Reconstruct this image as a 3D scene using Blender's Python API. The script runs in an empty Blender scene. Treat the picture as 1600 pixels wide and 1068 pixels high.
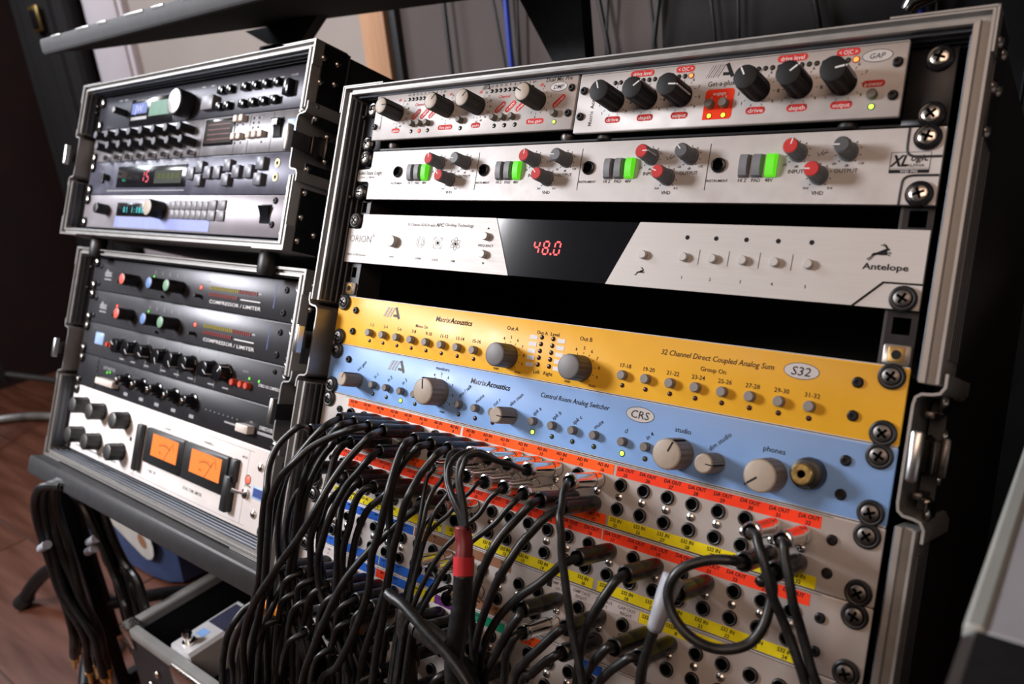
import bpy, math, random
from mathutils import Matrix, Vector
random.seed(7)
C = bpy.context.scene.collection
PI = math.pi
S = 0.001                                   # everything below is written in millimetres
TAU = math.radians(24.0)                    # the rack cases lean back on their stands

# ------------------------------------------------------------------ camera
cam = bpy.data.cameras.new('camera'); camo = bpy.data.objects.new('camera', cam); C.objects.link(camo)
CAM_RACK = Vector((571.8, -469.5, -24.2))
yaw, pit, rol = -0.660150519, 0.0083868631, -0.158217458
fw = Vector((math.sin(yaw)*math.cos(pit), math.cos(yaw)*math.cos(pit), math.sin(pit)))
rt = Vector((math.cos(yaw), -math.sin(yaw), 0)); dn = fw.cross(rt)
r2 = math.cos(rol)*rt + math.sin(rol)*dn; d2 = -math.sin(rol)*rt + math.cos(rol)*dn
LEAN = Matrix.Rotation(-TAU, 4, 'X')
mc = Matrix(((r2.x, -d2.x, -fw.x, CAM_RACK.x*S), (r2.y, -d2.y, -fw.y, CAM_RACK.y*S), (r2.z, -d2.z, -fw.z, CAM_RACK.z*S), (0, 0, 0, 1)))
camo.matrix_world = LEAN @ mc
cam.sensor_width = 36.0; cam.lens = 1218.0*36/1600
cam.clip_start = 0.02; cam.clip_end = 50
cam.dof.use_dof = True
cam.dof.focus_distance = (Vector((205, -6, -60)) - CAM_RACK).dot(fw)*S
cam.dof.aperture_fstop = 7.0; cam.dof.aperture_blades = 9
bpy.context.scene.camera = camo

# ------------------------------------------------------------------ light
scene = bpy.context.scene
vs = scene.view_settings
vs.view_transform = 'Standard'; vs.look = 'None'; vs.gamma = 1.0; vs.use_curve_mapping = False
vs.exposure = 0.0
world = bpy.data.worlds.new('room'); scene.world = world; world.use_nodes = True
world.node_tree.nodes['Background'].inputs[0].default_value = (1.0, 0.9, 0.82, 1)
world.node_tree.nodes['Background'].inputs[1].default_value = 0.03

def lamp(name, kind, loc, to, power, col, size=0.3, sy=None):
    l = bpy.data.lights.new(name, kind); l.energy = power; l.color = col
    if kind == 'AREA':
        l.shape = 'RECTANGLE'; l.size = size; l.size_y = sy or size
    else:
        l.shadow_soft_size = size
    o = bpy.data.objects.new(name, l); C.objects.link(o)
    o.location = Vector(loc)*S
    d = (Vector(to) - Vector(loc)).normalized()
    o.rotation_euler = d.to_track_quat('-Z', 'Y').to_euler()
    return o
lamp('window_light', 'AREA', (-950, -830, 640), (0, 0, -20), 26, (0.97, 0.965, 1.0), 0.34, 0.34)
lamp('room_lamp', 'AREA', (800, -1700, 1500), (150, 0, 0), 19, (1.0, 0.70, 0.53), 1.3, 1.3)
lamp('left_window', 'AREA', (-2250, -330, 1350), (-330, 60, 0), 30, (0.86, 0.92, 1.0), 0.6, 0.5)
lamp('wall_fill', 'AREA', (-1600, -300, 1300), (-1700, 800, 300), 7.5, (1.0, 0.90, 0.84), 0.6, 0.6)  # added fill aimed at the back wall, not a fixture of the room

# ------------------------------------------------------------------ materials
MATS = {}
def nodes_of(name):
    m = bpy.data.materials.new(name); m.use_nodes = True
    nt = m.node_tree; return m, nt, nt.nodes['Principled BSDF']
def M(name, col, metal=0.0, rough=0.5, var=0.0, scale=60.0, stretch=(1, 1, 1), bump=0.0, spec=0.5, rvar=0.0, coat=0.0):
    if name in MATS: return MATS[name]
    m, nt, b = nodes_of(name)
    c = (*col, 1)
    b.inputs['Base Color'].default_value = c
    b.inputs['Metallic'].default_value = metal; b.inputs['Roughness'].default_value = rough
    b.inputs['Specular IOR Level'].default_value = spec
    if coat: b.inputs['Coat Weight'].default_value = coat
    if var or bump or rvar:
        tc = nt.nodes.new('ShaderNodeTexCoord'); mp = nt.nodes.new('ShaderNodeMapping'); nz = nt.nodes.new('ShaderNodeTexNoise')
        mp.inputs['Scale'].default_value = [scale*s for s in stretch]
        nz.inputs['Scale'].default_value = 1.0; nz.inputs['Detail'].default_value = 5.0
        nt.links.new(tc.outputs['Object'], mp.inputs['Vector']); nt.links.new(mp.outputs['Vector'], nz.inputs['Vector'])
        if var:
            mr = nt.nodes.new('ShaderNodeMapRange'); mr.inputs['From Min'].default_value = 0.3; mr.inputs['From Max'].default_value = 0.7
            mr.inputs['To Min'].default_value = 1 - var; mr.inputs['To Max'].default_value = 1 + var
            mx = nt.nodes.new('ShaderNodeVectorMath'); mx.operation = 'SCALE'; mx.inputs[0].default_value = col
            nt.links.new(nz.outputs['Fac'], mr.inputs['Value']); nt.links.new(mr.outputs['Result'], mx.inputs['Scale'])
            nt.links.new(mx.outputs['Vector'], b.inputs['Base Color'])
        if rvar:
            mr = nt.nodes.new('ShaderNodeMapRange'); mr.inputs['From Min'].default_value = 0.3; mr.inputs['From Max'].default_value = 0.7
            mr.inputs['To Min'].default_value = max(0.03, rough - rvar); mr.inputs['To Max'].default_value = min(1, rough + rvar)
            nt.links.new(nz.outputs['Fac'], mr.inputs['Value']); nt.links.new(mr.outputs['Result'], b.inputs['Roughness'])
        if bump:
            bp = nt.nodes.new('ShaderNodeBump'); bp.inputs['Strength'].default_value = bump; bp.inputs['Distance'].default_value = 0.0004
            nt.links.new(nz.outputs['Fac'], bp.inputs['Height']); nt.links.new(bp.outputs['Normal'], b.inputs['Normal'])
    MATS[name] = m; return m
def E(name, col, strength):
    if name in MATS: return MATS[name]
    m, nt, b = nodes_of(name)
    b.inputs['Base Color'].default_value = (*[c*0.3 for c in col], 1)
    b.inputs['Emission Color'].default_value = (*col, 1); b.inputs['Emission Strength'].default_value = strength
    MATS[name] = m; return m
def s2l(r, g, b):
    f = lambda v: (v/255/12.92) if v <= 10 else ((v/255+0.055)/1.055)**2.4
    return (f(r), f(g), f(b))

M('alu_rim', (0.31, 0.30, 0.29), 0.55, 0.46, var=0.06, scale=90, rvar=0.06)
M('alu_dark', (0.085, 0.092, 0.105), 0.6, 0.5, var=0.1, scale=60, stretch=(1, 1, 8), rvar=0.06)
M('alu_face', (0.50, 0.475, 0.455), 0.1, 0.46, spec=0.35, var=0.03, scale=140, stretch=(0.25, 1, 12), rvar=0.05)
M('half_face', (0.50, 0.47, 0.46), 0.08, 0.46, spec=0.4, var=0.04, scale=90, rvar=0.05)
M('silver_face', (0.50, 0.475, 0.465), 0.1, 0.44, spec=0.4, var=0.03, scale=160, rvar=0.05)
M('chrome', (0.85, 0.84, 0.82), 1.0, 0.12, rvar=0.05, scale=200)
M('satin_chrome', (0.62, 0.61, 0.60), 1.0, 0.30, var=0.05, scale=200)
M('nickel', (0.62, 0.57, 0.52), 1.0, 0.24, rvar=0.10, scale=300)
M('dark_nickel', (0.13, 0.12, 0.115), 1.0, 0.42, rvar=0.08, scale=300)
M('brass', (0.74, 0.50, 0.18), 1.0, 0.33, rvar=0.06, scale=300)
M('dull_brass', (0.34, 0.21, 0.07), 0.7, 0.5, var=0.1, scale=200)
M('dull_nickel', (0.30, 0.26, 0.23), 0.8, 0.45, var=0.1, scale=200)
M('black_case', (0.011, 0.012, 0.014), 0.0, 0.5, var=0.25, scale=300, bump=0.25)
M('black_metal', (0.018, 0.018, 0.02), 0.6, 0.42, var=0.2, scale=120)
M('black_plastic', (0.010, 0.010, 0.011), 0.0, 0.45, var=0.15, scale=150)
M('black_gloss', (0.008, 0.008, 0.010), 0.0, 0.18, var=0.1, scale=100)
M('glass_black', (0.006, 0.006, 0.008), 0.0, 0.10, var=0.1, scale=100)
M('slate_switch', s2l(112, 114, 118), 0.0, 0.5, var=0.05, scale=200)
M('black_ink', (0.016, 0.016, 0.018), 0.0, 0.7, var=0.1, scale=300, spec=0.1)
M('void', (0.002, 0.002, 0.002), 0.0, 1.0, var=0.1, spec=0.0)
M('grey_ink', (0.16, 0.155, 0.155), 0.0, 0.7, var=0.1, scale=300, spec=0.1)
M('white_ink', (0.72, 0.70, 0.70), 0.0, 0.55, var=0.05, scale=300)
M('dim_ink', (0.30, 0.30, 0.31), 0.0, 0.6, var=0.08, scale=300)
M('red_ink', s2l(200, 56, 52), 0.0, 0.65, spec=0.15, var=0.06, scale=200)
M('rubber', (0.009, 0.0095, 0.0105), 0.0, 0.42, var=0.2, scale=220, rvar=0.08, spec=0.5)
M('rubber_dusty', (0.022, 0.021, 0.020), 0.0, 0.50, var=0.3, scale=260, rvar=0.1)
M('plug_black', (0.010, 0.011, 0.014), 0.0, 0.30, rvar=0.06, scale=150)
M('plug_worn', (0.030, 0.025, 0.022), 0.0, 0.42, var=0.4, scale=160, rvar=0.1)
M('yellow_panel', s2l(242, 183, 50), 0.0, 0.42, spec=0.5, var=0.035, scale=40, rvar=0.05)
M('blue_panel', s2l(134, 174, 230), 0.0, 0.42, spec=0.45, var=0.035, scale=40, rvar=0.05)
M('patch_face', (0.47, 0.43, 0.41), 0.05, 0.5, var=0.06, scale=70, rvar=0.06)
M('beige_knob', s2l(132, 120, 106), 0.0, 0.5, var=0.05, scale=200)
M('grey_knob', s2l(82, 82, 86), 0.0, 0.48, var=0.06, scale=200)
M('grey_cap', s2l(112, 110, 112), 0.0, 0.5, var=0.05, scale=200)
M('knob_black', (0.007, 0.007, 0.0075), 0.0, 0.6, var=0.15, scale=150, spec=0.25)
M('desk_black', (0.003, 0.003, 0.003), 0.0, 0.8, var=0.2, scale=30, spec=0.2)
M('olive_knob', s2l(46, 46, 43), 0.0, 0.5, var=0.1, scale=200)
M('cap_beige', s2l(164, 150, 135), 0.0, 0.5, var=0.05, scale=200)
M('slate_knob', s2l(100, 103, 107), 0.0, 0.45, var=0.06, scale=200)
M('slate_knob_light', s2l(128, 130, 134), 0.0, 0.45, var=0.06, scale=200)
M('slate_cap', s2l(70, 70, 74), 0.0, 0.5, var=0.06, scale=200)
M('red_cap', s2l(188, 52, 50), 0.0, 0.6, spec=0.2, var=0.06, scale=200)
M('button_grey', s2l(128, 122, 118), 0.0, 0.5, var=0.05, scale=200)
M('button_dark', s2l(110, 104, 97), 0.0, 0.5, var=0.05, scale=200)
M('led_off_red', (0.06, 0.008, 0.006), 0.0, 0.25, rvar=0.05)
M('led_off_green', (0.06, 0.075, 0.02), 0.0, 0.25, rvar=0.05)
M('led_off_dark', (0.02, 0.02, 0.018), 0.0, 0.3, rvar=0.05)
M('tape_orange', s2l(255, 92, 30), 0.0, 0.7, spec=0.15, var=0.05, scale=120)
M('tape_red', s2l(240, 62, 30), 0.0, 0.7, spec=0.15, var=0.05, scale=120)
M('tape_yellow', s2l(226, 206, 22), 0.0, 0.7, spec=0.15, var=0.06, scale=120)
M('tape_blue', s2l(38, 96, 196), 0.0, 0.7, spec=0.15, var=0.06, scale=120)
M('tape_brown', s2l(146, 104, 78), 0.0, 0.7, spec=0.15, var=0.06, scale=120)
M('tape_white', s2l(200, 190, 188), 0.0, 0.7, spec=0.15, var=0.03, scale=120)
M('tape_purple', s2l(96, 40, 110), 0.0, 0.7, spec=0.15, var=0.05, scale=120)
M('tape_green', s2l(24, 140, 104), 0.0, 0.7, spec=0.15, var=0.05, scale=120)
M('shrink_red', s2l(118, 30, 36), 0.0, 0.42, var=0.2, scale=120)
M('shrink_bright', s2l(190, 44, 52), 0.0, 0.42, var=0.1, scale=120)
M('shrink_grey', s2l(158, 162, 172), 0.0, 0.5, var=0.15, scale=90)
M('shelf_grey', (0.10, 0.10, 0.102), 0.3, 0.5, var=0.1, scale=60)
M('foam_grey', s2l(48, 48, 50), 0.0, 0.7, var=0.15, scale=70, bump=0.3)
M('stand_grey', s2l(58, 58, 60), 0.3, 0.5, var=0.1, scale=80)
M('panel_a', s2l(60, 60, 68), 0.4, 0.38, var=0.05, scale=60)
M('panel_b', s2l(118, 116, 119), 0.4, 0.38, var=0.05, scale=60, rvar=0.06)
M('panel_c', s2l(84, 84, 98), 0.3, 0.38, var=0.10, scale=40, rvar=0.06)
M('panel_d', s2l(142, 136, 142), 0.3, 0.40, var=0.06, scale=50)
M('panel_charcoal', s2l(72, 72, 76), 0.5, 0.36, var=0.05, scale=60)
M('panel_cmp', s2l(58, 58, 62), 0.3, 0.42, var=0.05, scale=60)
M('panel_ovr', s2l(46, 46, 50), 0.3, 0.42, var=0.05, scale=60)
M('panel_lim', s2l(246, 239, 236), 0.0, 0.45, var=0.06, scale=40)
M('button_pale', s2l(112, 110, 115), 0.1, 0.45, var=0.05, scale=100)
M('key_dark', s2l(96, 96, 104), 0.1, 0.4, var=0.05, scale=100)
M('ivory', s2l(212, 200, 190), 0.0, 0.45, var=0.05, scale=100)
M('lilac', s2l(132, 142, 196), 0.0, 0.5, var=0.05, scale=100)
M('sticker_blue', s2l(150, 176, 214), 0.0, 0.4, var=0.03, scale=100)
M('green_cap', s2l(112, 150, 122), 0.0, 0.45, var=0.05, scale=100)
M('blue_cap', s2l(100, 132, 184), 0.0, 0.45, var=0.05, scale=100)
M('coral_cap', s2l(214, 92, 80), 0.0, 0.45, var=0.05, scale=100)
M('orange_button', s2l(196, 66, 40), 0.0, 0.45, var=0.05, scale=100)
M('lcd_green', s2l(108, 140, 124), 0.0, 0.25, var=0.06, scale=100)
M('lcd_dark', s2l(58, 62, 56), 0.0, 0.25, var=0.1, scale=60)
M('blue_print', s2l(52, 72, 138), 0.0, 0.5, var=0.1, scale=100)
M('bronze_glass', s2l(52, 44, 40), 0.0, 0.2, var=0.3, scale=60)
M('yellow_cell', s2l(128, 118, 40), 0.0, 0.35, var=0.05)
M('red_cell', s2l(112, 34, 32), 0.0, 0.35, var=0.05)
M('wall_beige', s2l(156, 146, 140), 0.0, 0.8, var=0.04, scale=6, bump=0.1)
M('wall_shade', s2l(27, 25, 25), 0.0, 0.9, var=0.2, scale=30)  # shade on the right part of the wall, put in as colour
M('wall_grey', s2l(84, 76, 74), 0.0, 0.85, var=0.05, scale=6, bump=0.1)
M('trim_white', s2l(196, 188, 194), 0.0, 0.5, var=0.03, scale=10)
M('oak', s2l(186, 142, 108), 0.0, 0.5, var=0.12, scale=12, stretch=(6, 6, 0.6))
M('curtain_dark', (0.004, 0.003, 0.004), 0.0, 0.9, var=0.3, scale=8)
M('curtain_red', (0.014, 0.003, 0.003), 0.0, 0.8, var=0.3, scale=8)
M('plank', s2l(84, 46, 30), 0.0, 0.45, var=0.35, scale=5, stretch=(0.6, 7, 1), bump=0.15, rvar=0.1)
M('grout', s2l(70, 56, 48), 0.0, 0.8, var=0.1, scale=30)
M('steel_grey', (0.36, 0.36, 0.35), 0.5, 0.4, var=0.1, scale=40)
M('pedal_silver', (0.72, 0.72, 0.74), 0.3, 0.35, var=0.05, scale=80)
M('screen_dark', s2l(56, 58, 78), 0.0, 0.2, var=0.1, scale=60)
M('bag_blue', s2l(52, 70, 110), 0.0, 0.7, var=0.2, scale=30)
M('bag_white', s2l(190, 186, 180), 0.0, 0.6, var=0.1, scale=20)
M('cord_blue', s2l(28, 58, 170), 0.0, 0.45, var=0.1, scale=60)
M('orange_plastic', s2l(226, 128, 20), 0.0, 0.4, var=0.1, scale=60)
M('console_grey', s2l(150, 150, 156), 0.0, 0.5, var=0.06, scale=40)
M('console_trim', s2l(168, 172, 168), 0.3, 0.45, var=0.06, scale=40)
E('led_green', (0.42, 1.0, 0.06), 3.2); E('led_red', (1.0, 0.07, 0.04), 3.0); E('led_orange', (1.0, 0.16, 0.03), 3.2)
E('led_amber', (1.0, 0.62, 0.03), 3.0); E('glow_green', (0.13, 0.80, 0.01), 0.75); E('seg_red', (1.0, 0.03, 0.03), 3.0)
E('seg_pink', (1.0, 0.04, 0.10), 1.1); E('seg_cyan', (0.03, 0.75, 0.80), 0.8); E('vu_orange', (1.0, 0.24, 0.03), 0.85)
E('led_green_dim', (0.15, 0.9, 0.05), 0.9)

# ------------------------------------------------------------------ mesh helpers
class MB:
    def __init__(s): s.v = []; s.f = []; s.m = []; s.names = []
    def mi(s, m):
        if m not in s.names: s.names.append(m)
        return s.names.index(m)
    def add(s, vs, fs, m):
        o = len(s.v); k = s.mi(m); s.v += [tuple(p) for p in vs]
        for f in fs: s.f.append([i+o for i in f]); s.m.append(k)
    def box(s, x0, x1, y0, y1, z0, z1, m, ch=0.0):
        if x0 > x1: x0, x1 = x1, x0
        if y0 > y1: y0, y1 = y1, y0
        if z0 > z1: z0, z1 = z1, z0
        if not ch:
            v = [(x, y, z) for x in (x0, x1) for y in (y0, y1) for z in (z0, z1)]
            s.add(v, [(0, 1, 3, 2), (4, 6, 7, 5), (0, 4, 5, 1), (2, 3, 7, 6), (0, 2, 6, 4), (1, 5, 7, 3)], m); return
        # chamfered along the outline seen from the front and on the front edges
        c = ch
        def ring(y, i):
            a, b, d, e = x0+i, x1-i, z0+i, z1-i
            return [(a+c, y, d), (b-c, y, d), (b, y, d+c), (b, y, e-c), (b-c, y, e), (a+c, y, e), (a, y, e-c), (a, y, d+c)]
        v = ring(y0, c*0.7) + ring(y0+c*0.7, 0) + ring(y1, 0)
        f = [list(range(8))]
        for k in (0, 8):
            for i in range(8):
                j = (i+1) % 8; f.append((k+i, k+8+i, k+8+j, k+j))
        f.append([16+i for i in range(7, -1, -1)])
        s.add(v, f, m)
    def lathe(s, prof, c, m, n=20, axis='y', flute=None, capm=None):
        # prof: (radius, distance along the axis); 'y' points towards the viewer (-y)
        cx, cy, cz = c; v = []; ring = []
        for r, h in prof:
            if r <= 1e-6: ring.append([len(v)]); pts = [(0, 0)]
            else:
                ring.append(list(range(len(v), len(v)+n))); pts = []
                for i in range(n):
                    a = 2*PI*i/n; q = r
                    if flute and flute[2] < h < flute[3]: q = r*(1 - flute[1]*(0.5+0.5*math.cos(a*flute[0])))
                    pts.append((q*math.cos(a), q*math.sin(a)))
            for a, b in pts:
                v.append((cx+a, cy-h, cz+b) if axis == 'y' else ((cx+a, cy+b, cz+h) if axis == 'z' else (cx+h, cy+a, cz+b)))
        f = []
        for k in range(len(prof)-1):
            A, B = ring[k], ring[k+1]
            for i in range(n):
                j = (i+1) % n
                if len(A) == 1 and len(B) == 1: continue
                if len(A) == 1: f.append((A[0], B[j], B[i]))
                elif len(B) == 1: f.append((A[i], A[j], B[0]))
                else: f.append((A[i], A[j], B[j], B[i]))
        s.add(v, f, m)
    def tube(s, pts, r, m, n=8, cap=True):
        P = [Vector(p) for p in pts]; N = len(P)
        t = [(P[min(i+1, N-1)]-P[max(i-1, 0)]).normalized() for i in range(N)]
        up = Vector((0, 0, 1)) if abs(t[0].z) < 0.9 else Vector((1, 0, 0))
        a = t[0].cross(up).normalized(); v = []
        rr = r if isinstance(r, (list, tuple)) else [r]*N
        for i in range(N):
            a = (a - t[i]*a.dot(t[i])).normalized(); b = t[i].cross(a)
            for k in range(n):
                q = 2*PI*k/n; v.append(P[i] + (a*math.cos(q) + b*math.sin(q))*rr[i])
        f = [(i*n+k, i*n+(k+1) % n, (i+1)*n+(k+1) % n, (i+1)*n+k) for i in range(N-1) for k in range(n)]
        if cap: f.append(list(range(n))[::-1]); f.append([(N-1)*n+k for k in range(n)])
        s.add(v, f, m)
    def prism(s, poly, y0, y1, m):
        # polygon in the front plane (x, z), from depth y0 (front) to y1
        n = len(poly); v = [(x, y0, z) for x, z in poly] + [(x, y1, z) for x, z in poly]
        f = [list(range(n)), [n+i for i in range(n-1, -1, -1)]]
        f += [(i, n+i, n+(i+1) % n, (i+1) % n) for i in range(n)]
        s.add(v, f, m)
    def slab(s, poly, z0, z1, m):
        n = len(poly); v = [(x, y, z0) for x, y in poly] + [(x, y, z1) for x, y in poly]
        f = [list(range(n-1, -1, -1)), [n+i for i in range(n)]]
        f += [(i, (i+1) % n, n+(i+1) % n, n+i) for i in range(n)]
        s.add(v, f, m)
    def disc(s, cx, cz, r, y, m, n=16, rx=None):
        s.add([(cx+(rx or r)*math.cos(2*PI*i/n), y, cz+r*math.sin(2*PI*i/n)) for i in range(n)], [list(range(n))], m)
    def pill(s, cx, cz, w, h, y, m, rot=0):
        v = []
        for k in range(16):
            a = -PI/2 + PI*(k % 8)/7 + (PI if k >= 8 else 0); ex = (w/2-h/2)*(1 if k < 8 else -1)
            x, z = ex + h/2*math.cos(a), h/2*math.sin(a)
            v.append((cx+x*math.cos(rot)-z*math.sin(rot), y, cz+x*math.sin(rot)+z*math.cos(rot)))
        s.add(v, [list(range(16))], m)
    def quad(s, x0, x1, z0, z1, y, m):
        s.add([(x0, y, z0), (x1, y, z0), (x1, y, z1), (x0, y, z1)], [(0, 1, 2, 3)], m)
    def line(s, x0, z0, x1, z1, t, y, m):
        dx, dz = x1-x0, z1-z0; L = math.hypot(dx, dz) or 1; nx, nz = -dz/L*t/2, dx/L*t/2
        s.add([(x0-nx, y, z0-nz), (x1-nx, y, z1-nz), (x1+nx, y, z1+nz), (x0+nx, y, z0+nz)], [(0, 1, 2, 3)], m)
    def text(s, t, cx, cz, size, y, m, rot=0.0, sx=1.0, align='C', shear=0.0, bold=0.006, wd=None):
        vs_, fs, w = glyphs(t, bold)
        k = size/0.682 
        if wd: sx = wd/(w*k)                                    # size = height of a capital, in mm
        off = {'C': -w/2, 'L': 0, 'R': -w}[align]
        out = []
        for x, z in vs_:
            z2 = (z-0.36)*k; x2 = (x+off)*k*sx + shear*z2
            out.append((cx + x2*math.cos(rot) - z2*math.sin(rot), y, cz + x2*math.sin(rot) + z2*math.cos(rot)))
        s.add(out, fs, m)
    def mesh(s, name, sharp=38):
        me = bpy.data.meshes.new(name)
        me.from_pydata([(a*S, b*S, c*S) for a, b, c in s.v], [], s.f)
        for n in s.names: me.materials.append(MATS[n])
        me.polygons.foreach_set('material_index', s.m)
        me.polygons.foreach_set('use_smooth', [True]*len(s.f))
        me.update(); me.set_sharp_from_angle(angle=math.radians(sharp))
        return me
GL = {}
def glyphs(t, bold):
    k = (t, bold)
    if k not in GL:
        cu = bpy.data.curves.new('lettering', 'FONT'); cu.body = t; cu.size = 1.0; cu.resolution_u = 2; cu.offset = bold; cu.fill_mode = 'FRONT'
        o = bpy.data.objects.new('lettering', cu)
        me = bpy.data.meshes.new_from_object(o)
        v = [(p.co.x, p.co.y) for p in me.vertices]; f = [list(p.vertices) for p in me.polygons]
        w = max([p[0] for p in v] or [0])
        bpy.data.objects.remove(o); bpy.data.curves.remove(cu); bpy.data.meshes.remove(me)
        GL[k] = (v, f, w)
    return GL[k]

def spline(pts, per=6):
    P = [Vector(p) for p in pts]; out = []
    P = [P[0]*2-P[1]] + P + [P[-1]*2-P[-2]]
    for i in range(1, len(P)-2):
        a, b, c, d = P[i-1], P[i], P[i+1], P[i+2]
        for k in range(per):
            t = k/per
            out.append(0.5*((2*b) + (c-a)*t + (2*a-5*b+4*c-d)*t*t + (3*b-a-3*c+d)*t**3))
    out.append(P[-2]); return out

def tag(o, label=None, cat=None, group=None, kind=None):
    if label: o['label'] = label
    if cat: o['category'] = cat
    if group: o['group'] = group
    if kind: o['kind'] = kind
    return o
def link(name, data, parent=None, loc=(0, 0, 0), rot=None):
    o = bpy.data.objects.new(name, data); C.objects.link(o)
    if parent: o.parent = parent
    o.location = Vector(loc)*S
    if rot: o.rotation_euler = rot
    return o
def obj(name, mb, parent=None, loc=(0, 0, 0), rot=None, sharp=38):
    return link(name, mb.mesh(name, sharp), parent, loc, rot)
def frame(x0=0, y0=0, z0=0, yw=0.0):
    return LEAN @ Matrix.Translation(Vector((x0, y0, z0))*S) @ Matrix.Rotation(yw, 4, 'Z')
F_RIGHT = frame()
F_UPPER = frame(-569.0, 3.84, 226.0, -0.01559)
F_LOWER = frame(-568.1, 29.15, 9.93, -0.00523)
class Rack:
    """a thing that sits in a rack frame; parts take (u, z, w): right, up, towards the viewer"""
    def __init__(s, name, label, cat, fr, zb, u0=0.0, group=None):
        s.e = bpy.data.objects.new(name, None); C.objects.link(s.e); s.e.empty_display_size = 0.02
        s.e.matrix_world = fr @ Matrix.Translation(Vector((u0, 0, zb))*S); s.zb = zb; s.u0 = u0
        tag(s.e, label, cat, group)
    def put(s, name, data, u, z, w=0.0, rot=None, parent=None):
        o = bpy.data.objects.new(name, data); C.objects.link(o); o.parent = s.e
        o.location = Vector((u-s.u0, -w, z-s.zb))*S
        if rot: o.rotation_euler = rot
        return o
    def mesh(s, name, mb, sharp=38):            # mesh written in rack coordinates (x=u, y=-w, z)
        mb.v = [(x-s.u0, y, z-s.zb) for x, y, z in mb.v]
        return obj(name, mb, s.e, sharp=sharp)
def sub(o, name, data, loc=(0, 0, 0), rot=None):
    return link(name, data, o, loc, rot)
CACHE = {}
def cached(key, fn):
    if key not in CACHE: CACHE[key] = fn()
    return CACHE[key]

# ------------------------------------------------------------------ small parts shared by all devices
def screw_mesh(head, washer, r=4.9):
    def f():
        b = MB()
        b.lathe([(6.9, 0), (7.4, 0.6), (7.2, 1.8), (6.1, 2.6), (r+0.3, 2.4), (r, 2.0)], (0, 0, 0), washer, 28)
        b.lathe([(r, 1.8), (r, 2.6), (r*0.93, 3.3), (r*0.7, 3.8), (r*0.35, 4.0), (0, 4.05)], (0, 0, 0), head, 24)
        for a in (0.3, 0.3+PI/2):
            dx, dz = math.cos(a), math.sin(a); L, t = 3.2, 0.75
            b.prism([(-dx*L+dz*t, -dz*L-dx*t), (dx*L+dz*t, dz*L-dx*t), (dx*L-dz*t, dz*L+dx*t), (-dx*L-dz*t, -dz*L+dx*t)], -4.12, -3.0, 'void')
        return b.mesh('rack_screw', 30)
    return cached(('screw', head, washer, r), f)
def rack_screw(d, u, z, w=0, head='dark_nickel', washer='black_plastic'):
    return d.put('rack_screw', screw_mesh(head, washer), u, z, w, (0, random.uniform(-1, 1), 0))
def allen(d, u, z, w=0, r=2.9, name='socket_screw'):
    def f():
        b = MB(); b.lathe([(r, 0), (r*1.05, 0.6), (r*0.95, 1.6), (r*0.7, 2.1), (r*0.45, 2.1), (r*0.42, 0.9), (0, 0.9)], (0, 0, 0), 'black_metal', 18)
        return b.mesh('socket_screw', 30)
    return d.put(name, cached(('allen', r), f), u, z, w)
def button(d, u, z, w=0, r=3.1, h=4.6, m='button_dark', name='push_button'):
    def f():
        b = MB(); b.lathe([(r, 0), (r, h-0.7), (r-0.5, h), (0, h)], (0, 0, 0), m, 18); return b.mesh('push_button', 40)
    return d.put(name, cached(('btn', r, h, m), f), u, z, w)
def led(d, u, z, w=0, r=1.3, m='led_off_dark', ring='black_ink', name='led'):
    def f():
        b = MB(); b.lathe([(r*1.35, 0), (r*1.35, 0.25), (r, 0.3)], (0, 0, 0), ring, 14)
        b.lathe([(r, 0.2), (r*0.8, 0.7), (0, 0.95)], (0, 0, 0), m, 14); return b.mesh('led')
    return d.put(name, cached(('led', r, m, ring), f), u, z, w)
def knob(d, u, z, w, kind, ang, name='knob'):
    """kinds: radius, height, body, cap, pointer, flutes, skirt"""
    r, h, body, cap, ptr, fl, skirt = KN[kind]
    def fb():
        b = MB(); p = []
        if skirt: p += [(r*skirt, 0.4), (r*skirt, 1.6), (r*1.04, 2.4)]
        else: p += [(r*1.0, 0.4)]
        p += [(r*1.02, 2.6), (r, h-1.2)] + ([(r, h-1.0)] if fl else []) + [(r*0.95, h-0.25), (r*0.88, h)] + ([(0, h)] if not cap else [(r*0.86, h-0.2)])
        b.lathe(p, (0, 0, 0), body, 48 if fl else 28, flute=(fl, 0.2 if fl == 8 else 0.09, 2.0, h-0.5) if fl else None)
        return b.mesh('knob', 30)
    k = d.put(name, cached(('knob', kind), fb), u, z, w, (0, math.radians(ang), 0))
    if cap:
        def fc():
            b = MB(); b.lathe([(r*0.88, h-0.4), (r*0.88, h+0.05), (r*0.80, h+0.35), (0, h+0.35)], (0, 0, 0), cap, 28); return b.mesh('knob_cap', 30)
        sub(k, 'knob_cap', cached(('cap', kind), fc))
    if ptr:
        def fp():
            b = MB(); t = max(0.35, r*0.06); y = -(h+(0.42 if cap else 0.06))
            b.box(-t, t, y, y+0.3, r*0.18, r*0.86, ptr)
            b.box(-t, t, y+0.2, -3.2, r*0.94, r*1.03, ptr)
            return b.mesh('pointer')
        sub(k, 'pointer', cached(('ptr', kind), fp))
    return k
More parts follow.
